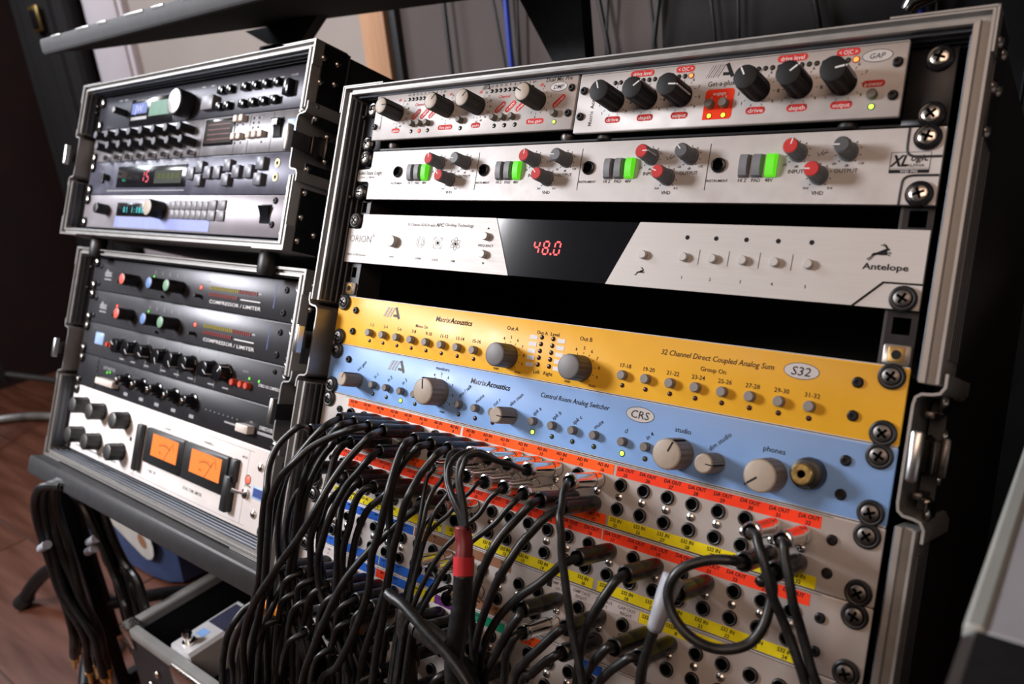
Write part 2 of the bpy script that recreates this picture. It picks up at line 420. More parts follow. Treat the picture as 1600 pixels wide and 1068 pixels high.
KN = {
 'dmp': (7.3, 21, 'olive_knob', 'cap_beige', 'black_ink', 24, 0), 'gap': (7.6, 23, 'knob_black', None, 'white_ink', 8, 0),
 'ssl_red': (5.0, 15, 'slate_knob', 'red_cap', 'white_ink', 16, 1.16), 'ssl_grey': (5.0, 15, 'slate_knob', 'slate_cap', 'white_ink', 16, 1.16),
 's32': (9.3, 17, 'grey_knob', 'grey_cap', None, 32, 0),
 'crs10': (10.2, 19, 'beige_knob', 'cap_beige', 'black_ink', 32, 0), 'crs6': (6.3, 19, 'beige_knob', 'cap_beige', 'black_ink', 24, 0),
 'mon': (11.0, 19, 'beige_knob', 'cap_beige', 'black_ink', 32, 0),
 'syn': (5.2, 18, 'black_plastic', 'key_dark', None, 12, 0), 'wheel': (16, 19, 'black_plastic', 'satin_chrome', None, 0, 0), 'wheel2': (10.5, 19, 'black_plastic', 'cap_beige', None, 0, 0),
 'pow': (7, 16, 'black_plastic', None, None, 12, 0), 'small': (4.5, 17, 'black_plastic', 'satin_chrome', None, 0, 0),
 'fader_r': (7.6, 21, 'black_plastic', 'coral_cap', None, 0, 0), 'fader_b': (7.6, 21, 'black_plastic', 'blue_cap', None, 0, 0), 'fader_g': (7.6, 21, 'black_plastic', 'green_cap', None, 0, 0),
 'cmp': (9.5, 14, 'black_gloss', None, 'white_ink', 10, 1.1), 'ovr': (7.2, 14, 'black_gloss', None, None, 10, 1.3), 'lim': (11, 19, 'black_plastic', 'satin_chrome', None, 10, 1.05),
}
def chassis(d, z0, z1, u0=20, u1=462, depth=230, m='black_metal'):
    b = MB(); b.box(u0, u1, 2.2, depth, z0+1, z1-1, m); return d.mesh('chassis', b)
def panel_box(u0, u1, z0, z1, m, w=0.0, t=2.5, ch=0.5):
    b = MB(); b.box(u0, u1, -w, -w+t, z0, z1, m, ch); return b
def logo(b, cx, cz, k, y, m, light):
    # three slanted strokes and a broken letter A
    for i in range(3):
        x = cx - 9.2*k + i*3.6*k
        b.line(x-2.2*k, cz-4.4*k, x+2.6*k, cz+4.4*k, 1.5*k, y, light)
        b.line(x-2.2*k-0.75*k, cz-4.4*k, x+2.6*k-0.75*k, cz+4.4*k, 0.35*k, y-0.03, m)
        b.line(x-2.2*k+0.75*k, cz-4.4*k, x+2.6*k+0.75*k, cz+4.4*k, 0.35*k, y-0.03, m)
    b.line(cx+2.6*k, cz+4.8*k, cx+7.6*k, cz-4.8*k, 2.6*k, y, m)
    b.line(cx+0.2*k, cz-2.4*k, cx+5.2*k, cz-2.6*k, 2.2*k, y, m)
def ring_text(b, cx, cz, rx, rz, y, fill, m, t, size, **k):
    b.disc(cx, cz, rz+0.35, y, m, 28, rx+0.35); b.disc(cx, cz, rz, y-0.03, fill, 28, rx)
    b.text(t, cx, cz, size, y-0.06, m, **k)
def dial(b, cx, cz, r, y, m, a0=-150, a1=150, n=11, L=1.2, t=0.3, lab=None, size=1.6, lr=None):
    for i in range(n):
        a = math.radians(a0+(a1-a0)*i/(n-1)); sx, cz_ = math.sin(a), math.cos(a)
        b.line(cx+sx*r, cz+cz_*r, cx+sx*(r+L), cz+cz_*(r+L), t, y, m)
        if lab and lab[i]: b.text(lab[i], cx+sx*(lr or r+3), cz+cz_*(lr or r+3), size, y, m)

# ------------------------------------------------------------------ the room
def structure(name, b, kind='structure', sharp=38):
    o = obj(name, b, sharp=sharp); o['kind'] = kind; return o
FZ = -640
b = MB(); b.box(-2400, 1600, -1600, 800, FZ-40, FZ-4, 'grout'); floor = structure('floor', b)
def plank_mesh():
    b = MB(); b.box(-598, 598, -98, 98, -10, 0, 'plank', 0); return b.mesh('plank')
pm = plank_mesh()
for i in range(4):
    for j in range(12):
        x = -1800 + i*1200 + (j % 3)*400 - 400; y = -1500 + j*200
        if x < -2200 or x > 1100: continue
        p = link('plank', pm, floor, (x, y, FZ+random.uniform(-0.6, 0.4)))
        p.rotation_euler = (0, 0, PI if random.random() < 0.5 else 0)
b = MB(); b.box(-3400, 1600, 800, 830, FZ, 1500, 'wall_beige'); structure('wall_back', b)
b = MB(); b.box(-690, 1600, 792, 799.5, FZ, 1500, 'wall_grey'); structure('wall_panel_right', b)
b = MB(); b.box(-75, 1600, 784, 792, FZ, 1500, 'wall_shade', 2); structure('wall_right_shade', b)  # dark sheet added over the wall where its right part falls into shade
b = MB(); b.box(-2430, -2400, -1600, 800, FZ, 1500, 'curtain_red'); structure('wall_left', b)
b = MB(); b.box(-1985, -1800, 770, 800, FZ, 1500, 'trim_white', 3); structure('trim_1', b)
b = MB(); b.box(-1797, -1778, 780, 800, FZ, 1500, 'trim_white', 2); structure('trim_2', b)
b = MB(); b.box(-772, -700, 765, 800, FZ, 1500, 'oak', 3); structure('trim_3', b)
b = MB(); b.box(-698, -676, 775, 800, FZ, 1500, 'black_case', 2); structure('trim_4', b)
# dark curtain in the corner left of the white trim
b = MB(); n = 60; v = []
for i in range(n+1):
    x = -2395 + (400*i/n); y = 745 + 18*math.sin(i*0.9) + 8*math.sin(i*2.3)
    v += [(x, y, FZ+6), (x, y, 1450)]
b.add(v, [(2*i, 2*i+2, 2*i+3, 2*i+1) for i in range(n)], 'curtain_dark')
o = obj('curtain', b, sharp=180); tag(o, 'black curtain hanging in the far corner beside the white trim', 'curtain')
b = MB(); b.box(-2225, -2165, 712, 720, 470, 545, 'brass', 2); b.box(-2215, -2175, 709, 712, 480, 535, 'black_gloss', 1)
o = obj('wall_plaque', b); tag(o, 'small brass framed plaque on the black curtain', 'plaque')

# ------------------------------------------------------------------ rack cases
RIM = [(0, -25), (0, 16.6), (0.7, 18), (2.2, 18), (2.9, 13.2), (6.8, 13.0), (7.5, 16.6), (10.2, 16.8), (10.8, 15.4), (10.8, -25)]
def rim_piece(side, a, bb, ma, mb_, X0, X1, Z0, Z1):
    """one aluminium edge extrusion; a..bb along its run, mitred where ma/mb_ is true"""
    m = MB(); n = len(RIM); v = []
    q = 0.72                                        # top and bottom rails are slimmer than the posts
    for end, mit, sg in ((a, ma, 1), (bb, mb_, -1)):
        for i, w in RIM:
            p = end + (sg*i*(q if side in 'LR' else 1) if mit else 0)
            v.append({'L': (X0+i, -w, p), 'R': (X1-i, -w, p), 'T': (p, -w, Z1-i*q), 'B': (p, -w, Z0+i*q)}[side])
    f = [(i, (i+1) % n, n+(i+1) % n, n+i) for i in range(n)] + [list(range(n)), list(range(2*n-1, n-1, -1))]
    m.add(v, f, 'alu_rim'); return m
def liner_piece(side, a, bb, X0, X1, Z0, Z1, depth=32):
    prof = []; w = 15.0; k = 0
    while w > -depth:
        prof += [(11.0, w), (11.0, w-3.2), (12.1, w-3.8), (12.1, w-6.0), (11.0, w-6.6)]; w -= 6.6
    m = MB(); v = []
    for p in (a, bb):
        for i, w in prof:
            v.append({'L': (X0+i, -w, p), 'R': (X1-i, -w, p), 'T': (p, -w, Z1-i+3), 'B': (p, -w, Z0+i-3)}[side])
    n = len(prof); m.add(v, [(i, i+1, n+i+1, n+i) for i in range(n-1)], 'alu_dark'); return m
def dome(r=3.6, m='nickel'):
    def f():
        b = MB(); b.lathe([(r, 0), (r*0.92, 1.0), (r*0.6, 2.0), (0, 2.5)], (0, 0, 0), m, 14); return b.mesh('rivet', 60)
    return cached(('dome', r, m), f)
def rail_mesh(zt, zb, zs, z0):
    b = MB()
    b.box(0.6, 4.0, 3.2, 5.0, zb, zt, 'black_metal'); b.box(13.4, 16.6, 3.2, 5.0, zb, zt, 'black_metal'); b.box(16.6, 18.2, 3.2, 30, zb, zt, 'stand_grey')
    last = zt
    for z in sorted(zs, reverse=True):
        if z+4.8 < last: b.box(4.0, 13.4, 3.2, 5.0, z+4.8, last, 'black_metal')
        last = z-4.8
    b.box(4.0, 13.4, 3.2, 5.0, zb, last, 'black_metal'); return b
def rack_case(name, label, fr, zt, zb, ztop_dev, nU, notch, depth, notes):
    X0, X1 = -19.0, 500.6; d = Rack(name, label, 'rack case', fr, zb, 0.0)
    na, nb = notch
    for nm, x0, x1, z0, z1, y0, y1 in (('side_panel', X0+0.8, X0+9, zb+2, zt-2, 24, depth), ('side_panel', X1-9, X1-0.8, zb+2, zt-2, 24, depth),
                                 ('top_panel', X0+9, X1-9, zt-9.5, zt-1, 24, depth), ('bottom_panel', X0+9, X1-9, zb+1, zb+9.5, 24, depth), ('back_panel', X0+9, X1-9, zb+9.5, zt-9.5, depth-8, depth)):
        b = MB(); b.box(x0, x1, y0, y1, z0, z1, 'black_case'); d.mesh(nm, b)
    d.mesh('rim_extrusion', rim_piece('T', X0, X1, True, True, X0, X1, zb, zt))
    d.mesh('rim_extrusion', rim_piece('B', X0, X1, True, True, X0, X1, zb, zt))
    for s in 'LR':
        d.mesh('rim_extrusion', rim_piece(s, zb, nb, True, False, X0, X1, zb, zt))
        d.mesh('rim_extrusion', rim_piece(s, na, zt, False, True, X0, X1, zb, zt))
        d.mesh('ridged_liner', liner_piece(s, zb+11, nb-1, X0, X1, zb, zt)); d.mesh('ridged_liner', liner_piece(s, na+1, zt-11, X0, X1, zb, zt))
    d.mesh('ridged_liner', liner_piece('T', X0+11, X1-11, X0, X1, zb, zt)); d.mesh('ridged_liner', liner_piece('B', X0+11, X1-11, X0, X1, zb, zt))
    # bright cap plates at the corners
    for cx, sg in ((X0, 1), (X1, -1)):
        for cz, sz in ((zt, -1), (zb, 1)):
            b = MB(); b.box(cx-sg*0.9, cx+sg*52, -18.4, 20, cz-sz*0.9, cz+sz*0.2, 'alu_rim'); b.box(cx-sg*1.0, cx+sg*0.2, -18.4, 20, cz-sz*0.9, cz+sz*24, 'alu_rim'); d.mesh('corner_cap', b)
    # latch wells: a bent sheet that steps in from the edge and back out, with a butterfly latch in it
    for s, x, sg in (('L', X0, 1), ('R', X1, -1)):
        b = MB(); t = 1.5
        path = [(-2.5, na+6), (-2.5, na-1), (-0.5, na-4.5), (3.0, na-5.5), (8.0, na-6), (10.5, na-8), (11.2, na-12), (11.2, nb+12), (10.5, nb+8), (8.0, nb+6), (3.0, nb+5.5), (-0.5, nb+4.5), (-2.5, nb+1), (-2.5, nb-6)]
        n = len(path); v = []
        for y in (-17.5, 60):
            for q in range(n):
                p = path[q]; a = path[max(q-1, 0)]; c = path[min(q+1, n-1)]; dx, dz = c[0]-a[0], c[1]-a[1]; L = math.hypot(dx, dz)
                nx, nz = -dz/L*t/2, dx/L*t/2
                v += [(x+sg*(p[0]-nx), y, p[1]-nz), (x+sg*(p[0]+nx), y, p[1]+nz)]
        f = []
        for q in range(n-1):
            i = 2*q; j = 2*n+2*q
            f += [(i, i+1, i+3, i+2), (j, j+2, j+3, j+1), (i, i+2, j+2, j), (i+1, j+1, j+3, i+3)]
        b.add(v, f, 'alu_rim'); d.mesh('latch_well', b)
        zc = (na+nb)/2
        L = link('butterfly_latch', None, d.e, ((x+sg*4)-0, -4, zc-zb))
        b = MB(); b.box(-2.0*sg, 3.4*sg, -27, -21, -13, 13, 'satin_chrome', 1.0); b.box(-1.0*sg, 1.0*sg, -21, 2, -8, 8, 'dark_nickel')
        sub(L, 'catch_plate', b.mesh('catch_plate'))
        b = MB(); b.lathe([(0, -3), (9.5, -3), (11.5, -1), (11.5, 1), (9.5, 3), (0, 3)], (sg*1.5, 14, 0), 'dark_nickel', 22, axis='x'); sub(L, 'latch_boss', b.mesh('latch_boss'))
        b = MB(); b.box(-sg*2.5, -sg*4.5, 0, 30, -9, 9, 'dark_nickel', 0.8); b.box(-sg*4.5, -sg*9, 13, 15.5, -11, 11, 'dark_nickel', 1); sub(L, 'latch_wing', b.mesh('latch_wing'))
        for zz in (-22, 22):
            b = MB(); b.box(-sg*1, sg*4, 2, 30, zz-2, zz+2, 'dark_nickel', 0.6); b.lathe([(3, -1), (3, 1.5), (0, 2.5)], (-sg*2, 16, zz*1.15), 'nickel', 12, axis='x'); sub(L, 'latch_rivet', b.mesh('latch_rivet'))
    # corner brackets and rivets on the sides
    for sx, x, sg in (('R', X1, 1), ('L', X0, -1)):
        for za, zz in ((zt, zt-66), (na-2, na-14), (nb+14, nb+2), (zb+62, zb)):
            b = MB(); b.box(x-0.6*sg, x+1.2*sg, -8, 22, min(za, zz), max(za, zz), 'black_metal', 0.4); br = d.mesh('corner_bracket', b)
        b = MB()
        for z_0, z_1 in ((zb+62, nb-14), (na+14, zt-66)):
            if z_1 < z_0+2: continue
            b = MB(); b.box(x-0.5*sg, x+0.3*sg, -9, 24, z_0, z_1, 'alu_dark')
            for k in range(5): b.box(x-0.5*sg, x+0.9*sg, -9+k*6.6, -5+k*6.6, z_0, z_1, 'alu_dark')
            d.mesh('edge_extrusion', b)
        for w, z in [(6, zt-14), (6, zt-38), (6, zt-62), (-11, zt-14), (-11, zt-34), (5, na-8), (5, nb+8), (3, zb+58), (3, zb+34), (3, zb+11), (-15, zb+20), (-12, (na+nb)/2+12), (-14, (na+nb)/2-12)]:
            d.put('rivet', dome(), x+1.2*sg, z, w, (0, 0, PI/2*sg))
    for u, z in ((60, zt-14.5), (440, zt-14.5), (478, zt-14.5), (-5, zt-24), (-6, (zt+na)/2)):
        d.put('rivet', dome(2.4, 'dark_nickel'), u, z, -4 if z > zt-20 else 2, (PI/2, 0, 0) if z > zt-20 else (0, 0, PI/2))
    zs = [ztop_dev-44.45*k-o for k in range(nU) for o in (6.35, 22.225, 38.1)]
    b = rail_mesh(ztop_dev+2, ztop_dev-44.45*nU-2, zs, 0); d.mesh('rack_rail', b)
    b = rail_mesh(ztop_dev+2, ztop_dev-44.45*nU-2, zs, 0); b.v = [(482.6-x, y, z) for x, y, z in b.v]; b.f = [q[::-1] for q in b.f]; d.mesh('rack_rail', b)
    for u, z in notes:
        b = MB(); b.box(u-7.2, u+7.2, 1.2, 3.2, z-5.6, z+5.6, 'dull_nickel', 0.8); b.box(u-4.4, u+4.4, 0.8, 2, z-4.6, z+4.6, 'dull_brass', 0.6); b.disc(u, z, 2.6, 0.7, 'black_ink', 16); d.mesh('cage_nut', b)
    return d
case_r = rack_case('rack_case', 'large black rack case with silver rims holding the yellow and blue units', F_RIGHT, 190.0, -560, 177.8, 16, (-8, -84), 330, ((474, 6.0), (9.5, 7.0)))
case_u = rack_case('rack_case', 'small rack case with silver rims on top of the left stack', F_UPPER, 13.5, -190.8, 0, 4, (-52, -118), 330, ())
case_l = rack_case('rack_case', 'silver rimmed rack case at the bottom of the left stack above the grey stand beam', F_LOWER, 10.5, -281, 0, 6, (-96, -168), 330, ())
for i, (x, y) in enumerate(((40, 10), (440, 10), (40, 290), (440, 290))):
    b = MB(); b.lathe([(9, 0), (11, 4), (11, 22), (9, 25.5)], (x, y, -216.4), 'black_plastic', 18, axis='z'); b.v = [(p[0], p[1], p[2]) for p in b.v]; case_u.mesh('rubber_foot', b)

# ------------------------------------------------------------------ half rack pair on its shelf
shelf = Rack('rack_shelf', 'black rack shelf with ears carrying the two half width preamps at the top', 'shelf', F_RIGHT, 133.4)
b = MB(); b.box(0, 24, -2, 1.5, 133.9, 177.4, 'black_metal', 0.5); b.box(458.6, 482.6, -2, 1.5, 133.9, 177.4, 'black_metal', 0.5)
b.box(20, 462, -1.5, 240, 134.0, 135.4, 'black_metal'); shelf.mesh('shelf_tray', b)
for u in (8.7, 473.9):
    for z in (171.4, 139.7): rack_screw(shelf, u, z, 2, 'nickel', 'black_gloss')
DMP = Rack('microphone_preamp', 'half width white dual microphone preamp with beige topped knobs at upper left', 'preamp', F_RIGHT, 141, 20)
b = panel_box(20, 237.4, 141, 183.7, 'half_face', 10, 3, 0.6); b.box(22, 236, -7, 180, 142.5, 182.5, 'stand_grey'); DMP.mesh('front_panel', b)
T = MB(); y = -10.12; K = 'black_ink'; RD = 'red_ink'
def redpill(b, t, cx, cz, w, h, y, rot=0, size=1.9):
    b.pill(cx, cz, w, h, y, RD, rot); b.text(t, cx, cz, size*1.15, y-0.04, 'white_ink', rot, wd=w*0.78)
T.text('Dual Mic Pre', 220.3, 179.6, 3.0, y, K, shear=0.2, wd=24); ring_text(T, 221, 173.6, 7.4, 3.3, y, 'half_face', K, 'DMP', 3.1, shear=0.2)
for u0, l in ((61.8, 6), (155.4, 6)):
    for i, t in enumerate(('-21', '18', '15', '12', '9', '6', '3', '0', '3', '6+')): T.text(t, u0-0.6+i*4.72, 179.4, 2.0, y, K)
    T.text('dB', u0-11.5, 175.6, 2.2, y, RD); T.text('dB', u0+49.3, 176.4, 2.2, y, RD)
    T.text('Channel', u0+14, 170.2, 2.4, y, RD, shear=0.2)
for u0, (bu) in ((50.3, (69.9, 79.9, 89.9)), (143.7, (163.3, 173.8, 184.2))):
    redpill(T, 'gain', u0, 148.4, 10, 4.2, y); redpill(T, 'fine gain', u0+59.6, 148.5, 16.5, 4.2, y)
    for q, t in zip(bu, ('100Hz', '+48V', 'phase')): redpill(T, t, q+3.4, 161.6, 12, 4.2, y, 0.72)
    dial(T, u0, 163.8, 9, y, K, 30, 200, 9, 1.3, 0.35, ('26', '32', '38', '44', '50', '56', '60', '62', ''), 1.7, 12.5)
    dial(T, u0+59.6, 163.8, 9, y, K, 20, 210, 8, 1.3, 0.35, ('0', '', '2', '', '4', '', '6', ''), 1.7, 12)
redpill(T, 'power', 223, 162.6, 13, 4.2, y, 0.72)
T.text('MatrixAcoustics', 29, 162, 2.4, y, 'grey_ink', PI/2); logo(T, 150, 179, 0.42, y, K, 'grey_ink')
T.line(20.5, 182.4, 237, 182.4, 0.25, y, K)
DMP.mesh('lettering', T)
for u, a in ((50.3, 85), (109.9, 42), (143.7, 42), (203.8, -62)): knob(DMP, u, 163.8, 10, 'dmp', a)
for u in (71.5, 80.5, 89.5, 127.2, 163.0, 172.2, 181.5, 221.5): button(DMP, u, 153, 10, 2.6, 5.0)
for u, m in ((69.9, 'led_off_green'), (79.9, 'led_red'), (89.9, 'led_off_green'), (127.2, 'led_off_green'), (163.3, 'led_off_green'), (173.8, 'led_off_red'), (184.2, 'led_off_green'), (221.5, 'led_green')): led(DMP, u, 146.9, 10, 1.35, m)
for u0 in (61.8, 155.4):
    for i in range(10): led(DMP, u0+i*4.5, 175.3, 10, 1.25, 'led_off_red' if i == 9 else 'led_off_dark')
for u, z in ((22.6, 152.9), (22.6, 171.7), (233.2, 171.7), (233.2, 152.8)): allen(DMP, u, z, 10, 2.7)
for u in (36, 226):
    b = MB(); b.lathe([(5, 0), (6.5, 3), (6.5, 5.5), (6, 6.0)], (u, 6, 135.5), 'dark_nickel', 16, axis='z'); DMP.mesh('foot', b)

GAP = Rack('drive_processor', 'half width white processor with black fluted knobs and lit red square at upper right', 'processor', F_RIGHT, 137.3, 240)
b = panel_box(239.8, 458.8, 137.4, 180.8, 'half_face', 10, 3, 0.6); b.box(241, 457, -7, 180, 138.5, 179.6, 'stand_grey'); GAP.mesh('front_panel', b)
T = MB()
T.text('Matrix', 253.3, 147.5, 2.9, y, 'grey_ink', PI/2); T.text('Acoustics', 253.3, 163, 2.9, y, K, PI/2, bold=0.012)
for u0 in (272.1, 375.4):
    for k, t in enumerate(('drive', 'depth', 'output')):
        redpill(T, t, u0+25.7*k, 145.8, 12.5, 4.6, y, 0, 2.2)
        dial(T, u0+25.7*k, 158.7, 9.4, y, K, -160, 160, 11, 1.3, 0.35, ('0', '1', '2', '3', '4', '5', '6', '7', '8', '9', '10'), 2.0, 12.6)
    redpill(T, 'drive level', u0+18.6, 177, 18.5, 4.4, y, 0, 2.3); redpill(T, '< O|C >', u0+51, 177, 13.5, 4.4, y, 0, 2.3)
logo(T, 350, 173.4, 0.92, y, K, 'half_face'); T.text('Get-a-plus', 349.8, 165.2, 3.2, y, K, wd=18)
b2 = [(340.4, 141.6), (358.6, 141.6), (360, 143), (360, 160), (358.6, 161.4), (341.8, 161.4), (340.4, 160)]
T.add([(a, y, c) for a, c in b2], [list(range(7))], 'tape_red'); T.text('engage', 350, 158.6, 2.2, y-0.04, 'white_ink')
T.text('I', 345, 156, 1.8, y-0.04, 'white_ink'); T.text('II', 354.6, 156, 1.8, y-0.04, 'white_ink')
ring_text(T, 442.8, 173.2, 8, 3.4, y, 'half_face', K, 'GAP', 3.0, shear=0.2); redpill(T, 'power', 443, 157, 12.5, 4, y, 0, 2.1)
T.line(240.4, 179.6, 458.4, 179.6, 0.25, y, K); GAP.mesh('lettering', T)
for u, a in ((272.1, -22), (297.8, 55), (323.4, 95), (375.4, -28), (401.2, 52), (426.3, 80)): knob(GAP, u, 158.7, 10, 'gap', a)
for u0 in (269.9, 373.4):
    for i in range(13): led(GAP, u0+i*4.46, 172.1, 10, 1.2, 'led_off_dark')
    led(GAP, u0+58, 172.1, 10, 1.5, 'led_orange')
for u in (345, 354.6): button(GAP, u, 151.4, 10, 3.1, 4.6); led(GAP, u, 144.1, 10, 1.5, 'led_amber')
button(GAP, 443.4, 150.4, 10, 2.9, 3.5); led(GAP, 443.6, 143.6, 10, 1.4, 'led_green')
for u in (244.7, 454.3):
    for z in (168.2, 149.3): allen(GAP, u, z, 10, 2.8)
for u in (262, 430):
    b = MB(); b.lathe([(6, 0), (7, 1), (7, 3.2), (6.4, 3.6)], (u, 2, 133.7), 'black_plastic', 18, axis='z'); GAP.mesh('foot', b)

# ------------------------------------------------------------------ four channel preamp
SS = Rack('channel_preamp', 'silver four channel preamp with red topped knobs and green lit switches', 'preamp', F_RIGHT, 89.2)
zt, zb = 132.9, 89.4
def notch_outline():
    P = [(20, zt), (462, zt)]
    def nick(x, z0, z1, inn): return []
    R = [(465, zt), (482.4, zt), (482.4, zb), (465, zb)]
    return P
pts = [(17, zt), (482.4, zt), (482.4, zb), (17, zb), (17, zb+14), (15, zb+16), (1.5, zb+16.5), (0.3, zb+18), (0.3, zt-18), (1.5, zt-16.5), (15, zt-16), (17, zt-14)]
b = MB(); b.prism(pts[::-1], -2.2, 1.5, 'silver_face')
for z in (zb+8, zt-8): b.box(461, 482.2, -2.32, -2.2, z-7.6, z+7.6, 'silver_face', 0)
SS.mesh('front_panel', b); chassis(SS, zb, zt)
b = MB()                                           # raised lips around the screw recesses at the right end
for z0, z1, s in ((zb, zb+16.5, 1), (zt-16.5, zt, -1)):
    e = z1 if s == 1 else z0
    b.tube(spline([(463.8, -2.3, z0 if s == 1 else z1), (464.0, -2.3, e-s*5), (465.2, -2.3, e-s*1.6), (468.5, -2.3, e-s*0.2), (474, -2.3, e), (482.2, -2.3, e)], 4), 0.75, 'stand_grey', 6)
SS.mesh('recess_edge', b)
b = MB()
for z0, z1 in ((zb, zb+15.5), (zt-15.5, zt)): b.box(0.2, 16.5, 0.4, 1.5, z0, z1, 'black_metal', 0.6)
SS.mesh('ear', b)
T = MB(); y = -2.35
T.text('Solid State Logic', 0.8, 113.6, 3.4, y, K, align='L', wd=32); T.text('SOUND  ||  VISION', 2, 109.4, 1.6, y, 'grey_ink', align='L', sx=1.1)
J = [53.4+100*i for i in range(4)]
for i, j in enumerate(J):
    if i < 3: T.line(j+92.6, 97.6, j+92.6, 128.3, 0.45, y, K)
    T.text('INSTRUMENT', j+0.4, 103.7, 1.65, y, K)
    for dx, t in ((17.3, 'HI Z'), (26, 'PAD'), (34.4, '48V')): T.text(t, j+dx, 103.9, 2.1, y, K)
    T.text('INPUT', j+50.2, 109.1, 2.3, y, K); T.text('OUTPUT', j+79.4, 109.1, 2.3, y, K); T.text('VHD', j+65, 95.9, 2.3, y, K)
    for cu, cz in ((50.2, 120.5), (79.4, 120.2), (64.5, 106.4)):
        dial(T, j+cu, cz, 6.6, y, K, -140, 140, 9, 0.9, 0.6)
    for dx in (50.2, 79.4): T.text('-20', j+dx-7.6, 113.4, 1.5, y, K); T.text('+20', j+dx+7.8, 113.4, 1.5, y, K); T.text('dB', j+dx, 112.2, 1.5, y, K)
    T.text('2nd', j+57.6, 99.0, 1.5, y, K); T.text('3rd', j+71.6, 99.0, 1.5, y, K)
    q = j+64.8                                       # the handwritten gain curve sign
    T.line(q-3.2, 120.4, q-2.0, 118.2, 0.3, y, K); T.line(q-2.0, 118.2, q+0.6, 122, 0.3, y, K); T.line(q-0.4, 120.6, q+0.2, 118.6, 0.3, y, K); T.line(q+0.2, 118.6, q+2.6, 121.8, 0.3, y, K); T.line(q+0.6, 119.8, q+3.6, 120.4, 0.3, y, K)
for a, b_, c, e in ((456.2, 476.9, 119.2, 118.9), (456.2, 476.9, 110.0, 109.8), (456.2, 456.5, 107.2, 119.2), (476.6, 476.9, 107.2, 119.2)): T.quad(a, b_, min(c, e), max(c, e), y, K)
T.quad(456.2, 476.9, 107.2, 109.2, y, K)
T.text('XL', 461.8, 114.4, 6.0, y, K, shear=0.25, bold=0.035, wd=8.6); T.text('ogic', 471.4, 116.0, 3.6, y, K, shear=0.2, bold=0.02, wd=9); T.text('ALPHA', 469.5, 111.6, 1.5, y, K, sx=1.4); T.text('VHD PRE', 466.6, 108.2, 1.2, y-0.03, 'white_ink', sx=1.3)
SS.mesh('lettering', T)
def jack_mesh(m='black_plastic', r=4.7, hole=3.3):
    def f():
        b = MB(); b.lathe([(r, 0), (r*1.02, 0.6), (r*0.95, 1.6), (r*0.82, 1.9), (hole, 1.7)], (0, 0, 0), m, 20); b.lathe([(hole, 1.7), (hole*0.96, 0.5)], (0, 0, 0), 'void', 20)
        b.lathe([(hole*0.96, 0.5), (0, 0.42)], (0, 0, 0), 'void', 20); return b.mesh('jack_socket', 40)
    return cached(('jack', m, r), f)
for i, j in enumerate(J):
    SS.put('jack_socket', jack_mesh('black_gloss', 5.0, 3.6), j, 113.8, 2.2)
    for k, dx in enumerate((17.3, 25.9, 34.6)):
        key = 'glow_green' if k == 2 else 'slate_switch'
        def f(key=key):
            b = MB(); v = []
            prof = [(-7.2, 1.0), (-6.4, 4.2), (-3, 5.8), (3, 6.6), (6.6, 5.4), (7.2, 1.0)]; n = len(prof)
            for x, hs in ((-3.3, 0.0), (-3.3, 0.5), (-2.5, 0.76), (2.5, 0.76), (3.3, 0.5), (3.3, 0.0)):
                v += [(x, -h*hs, z) for z, h in prof]
            b.add(v, [(k*n+i, (k+1)*n+i, (k+1)*n+i+1, k*n+i+1) for k in range(5) for i in range(n-1)] + [[k*n for k in range(6)], [k*n+n-1 for k in range(5, -1, -1)]], key); b.box(-3.4, 3.4, -0.3, 0, -7.4, 7.4, 'slate_knob'); return b.mesh('rocker_switch', 25)
        o = SS.put('rocker_switch', cached(('rock', key), f), j+dx+0.6, 112.8, 2.2)
        if k == 2: tag(o, 'green lit switch')
    a = ((0, -90, -40), (2, -88, -45), (88, -42, -68), (12, -90, -88))[i]
    knob(SS, j+50.2, 120.5, 2.2, 'ssl_red', a[0]); knob(SS, j+79.4, 120.2, 2.2, 'ssl_grey', a[1]); knob(SS, j+64.5, 106.4, 2.2, 'ssl_red', a[2])
for u, zz in ((8.7, 127.0), (8.7, 95.2), (473.9, 127.0), (473.9, 95.2)): rack_screw(SS, u, zz, 1.6 if u < 20 else 2.3, 'nickel', 'black_gloss')

# ------------------------------------------------------------------ converter with the red number display
OR = Rack('audio_converter', 'brushed silver converter with dark glass display reading red 48.0', 'converter', F_RIGHT, 30.2)
zt, zb = 75.4, 31.0
b = MB()
b.prism([(0, zb), (194.5, zb), (174.3, zt), (17, zt), (17, zt-12), (15.5, zt-13.5), (0, zt-13.5)], -2, 1.5, 'alu_face')
b.prism([(282.3, zb), (447, zb), (462, zb+14.8), (482.2, zb+14.8), (482.2, zt), (302.7, zt)], -2, 1.5, 'alu_face')
b.prism([(448.6, zb), (482.2, zb), (482.2, zb+13.8), (462.6, zb+13.8)], -1.0, 1.5, 'alu_face')
b.box(0.2, 16.4, 0.2, 1.5, zt-13, zt, 'black_metal')
OR.mesh('front_panel', b); chassis(OR, zb, zt)
b = MB(); b.prism([(194.3, zb+0.2), (282.5, zb+0.2), (302.9, zt-0.2), (174.1, zt-0.2)], -1.5, 1.6, 'glass_black'); disp = OR.mesh('display_glass', b); tag(disp, 'dark glass display with red digits')
b = MB()
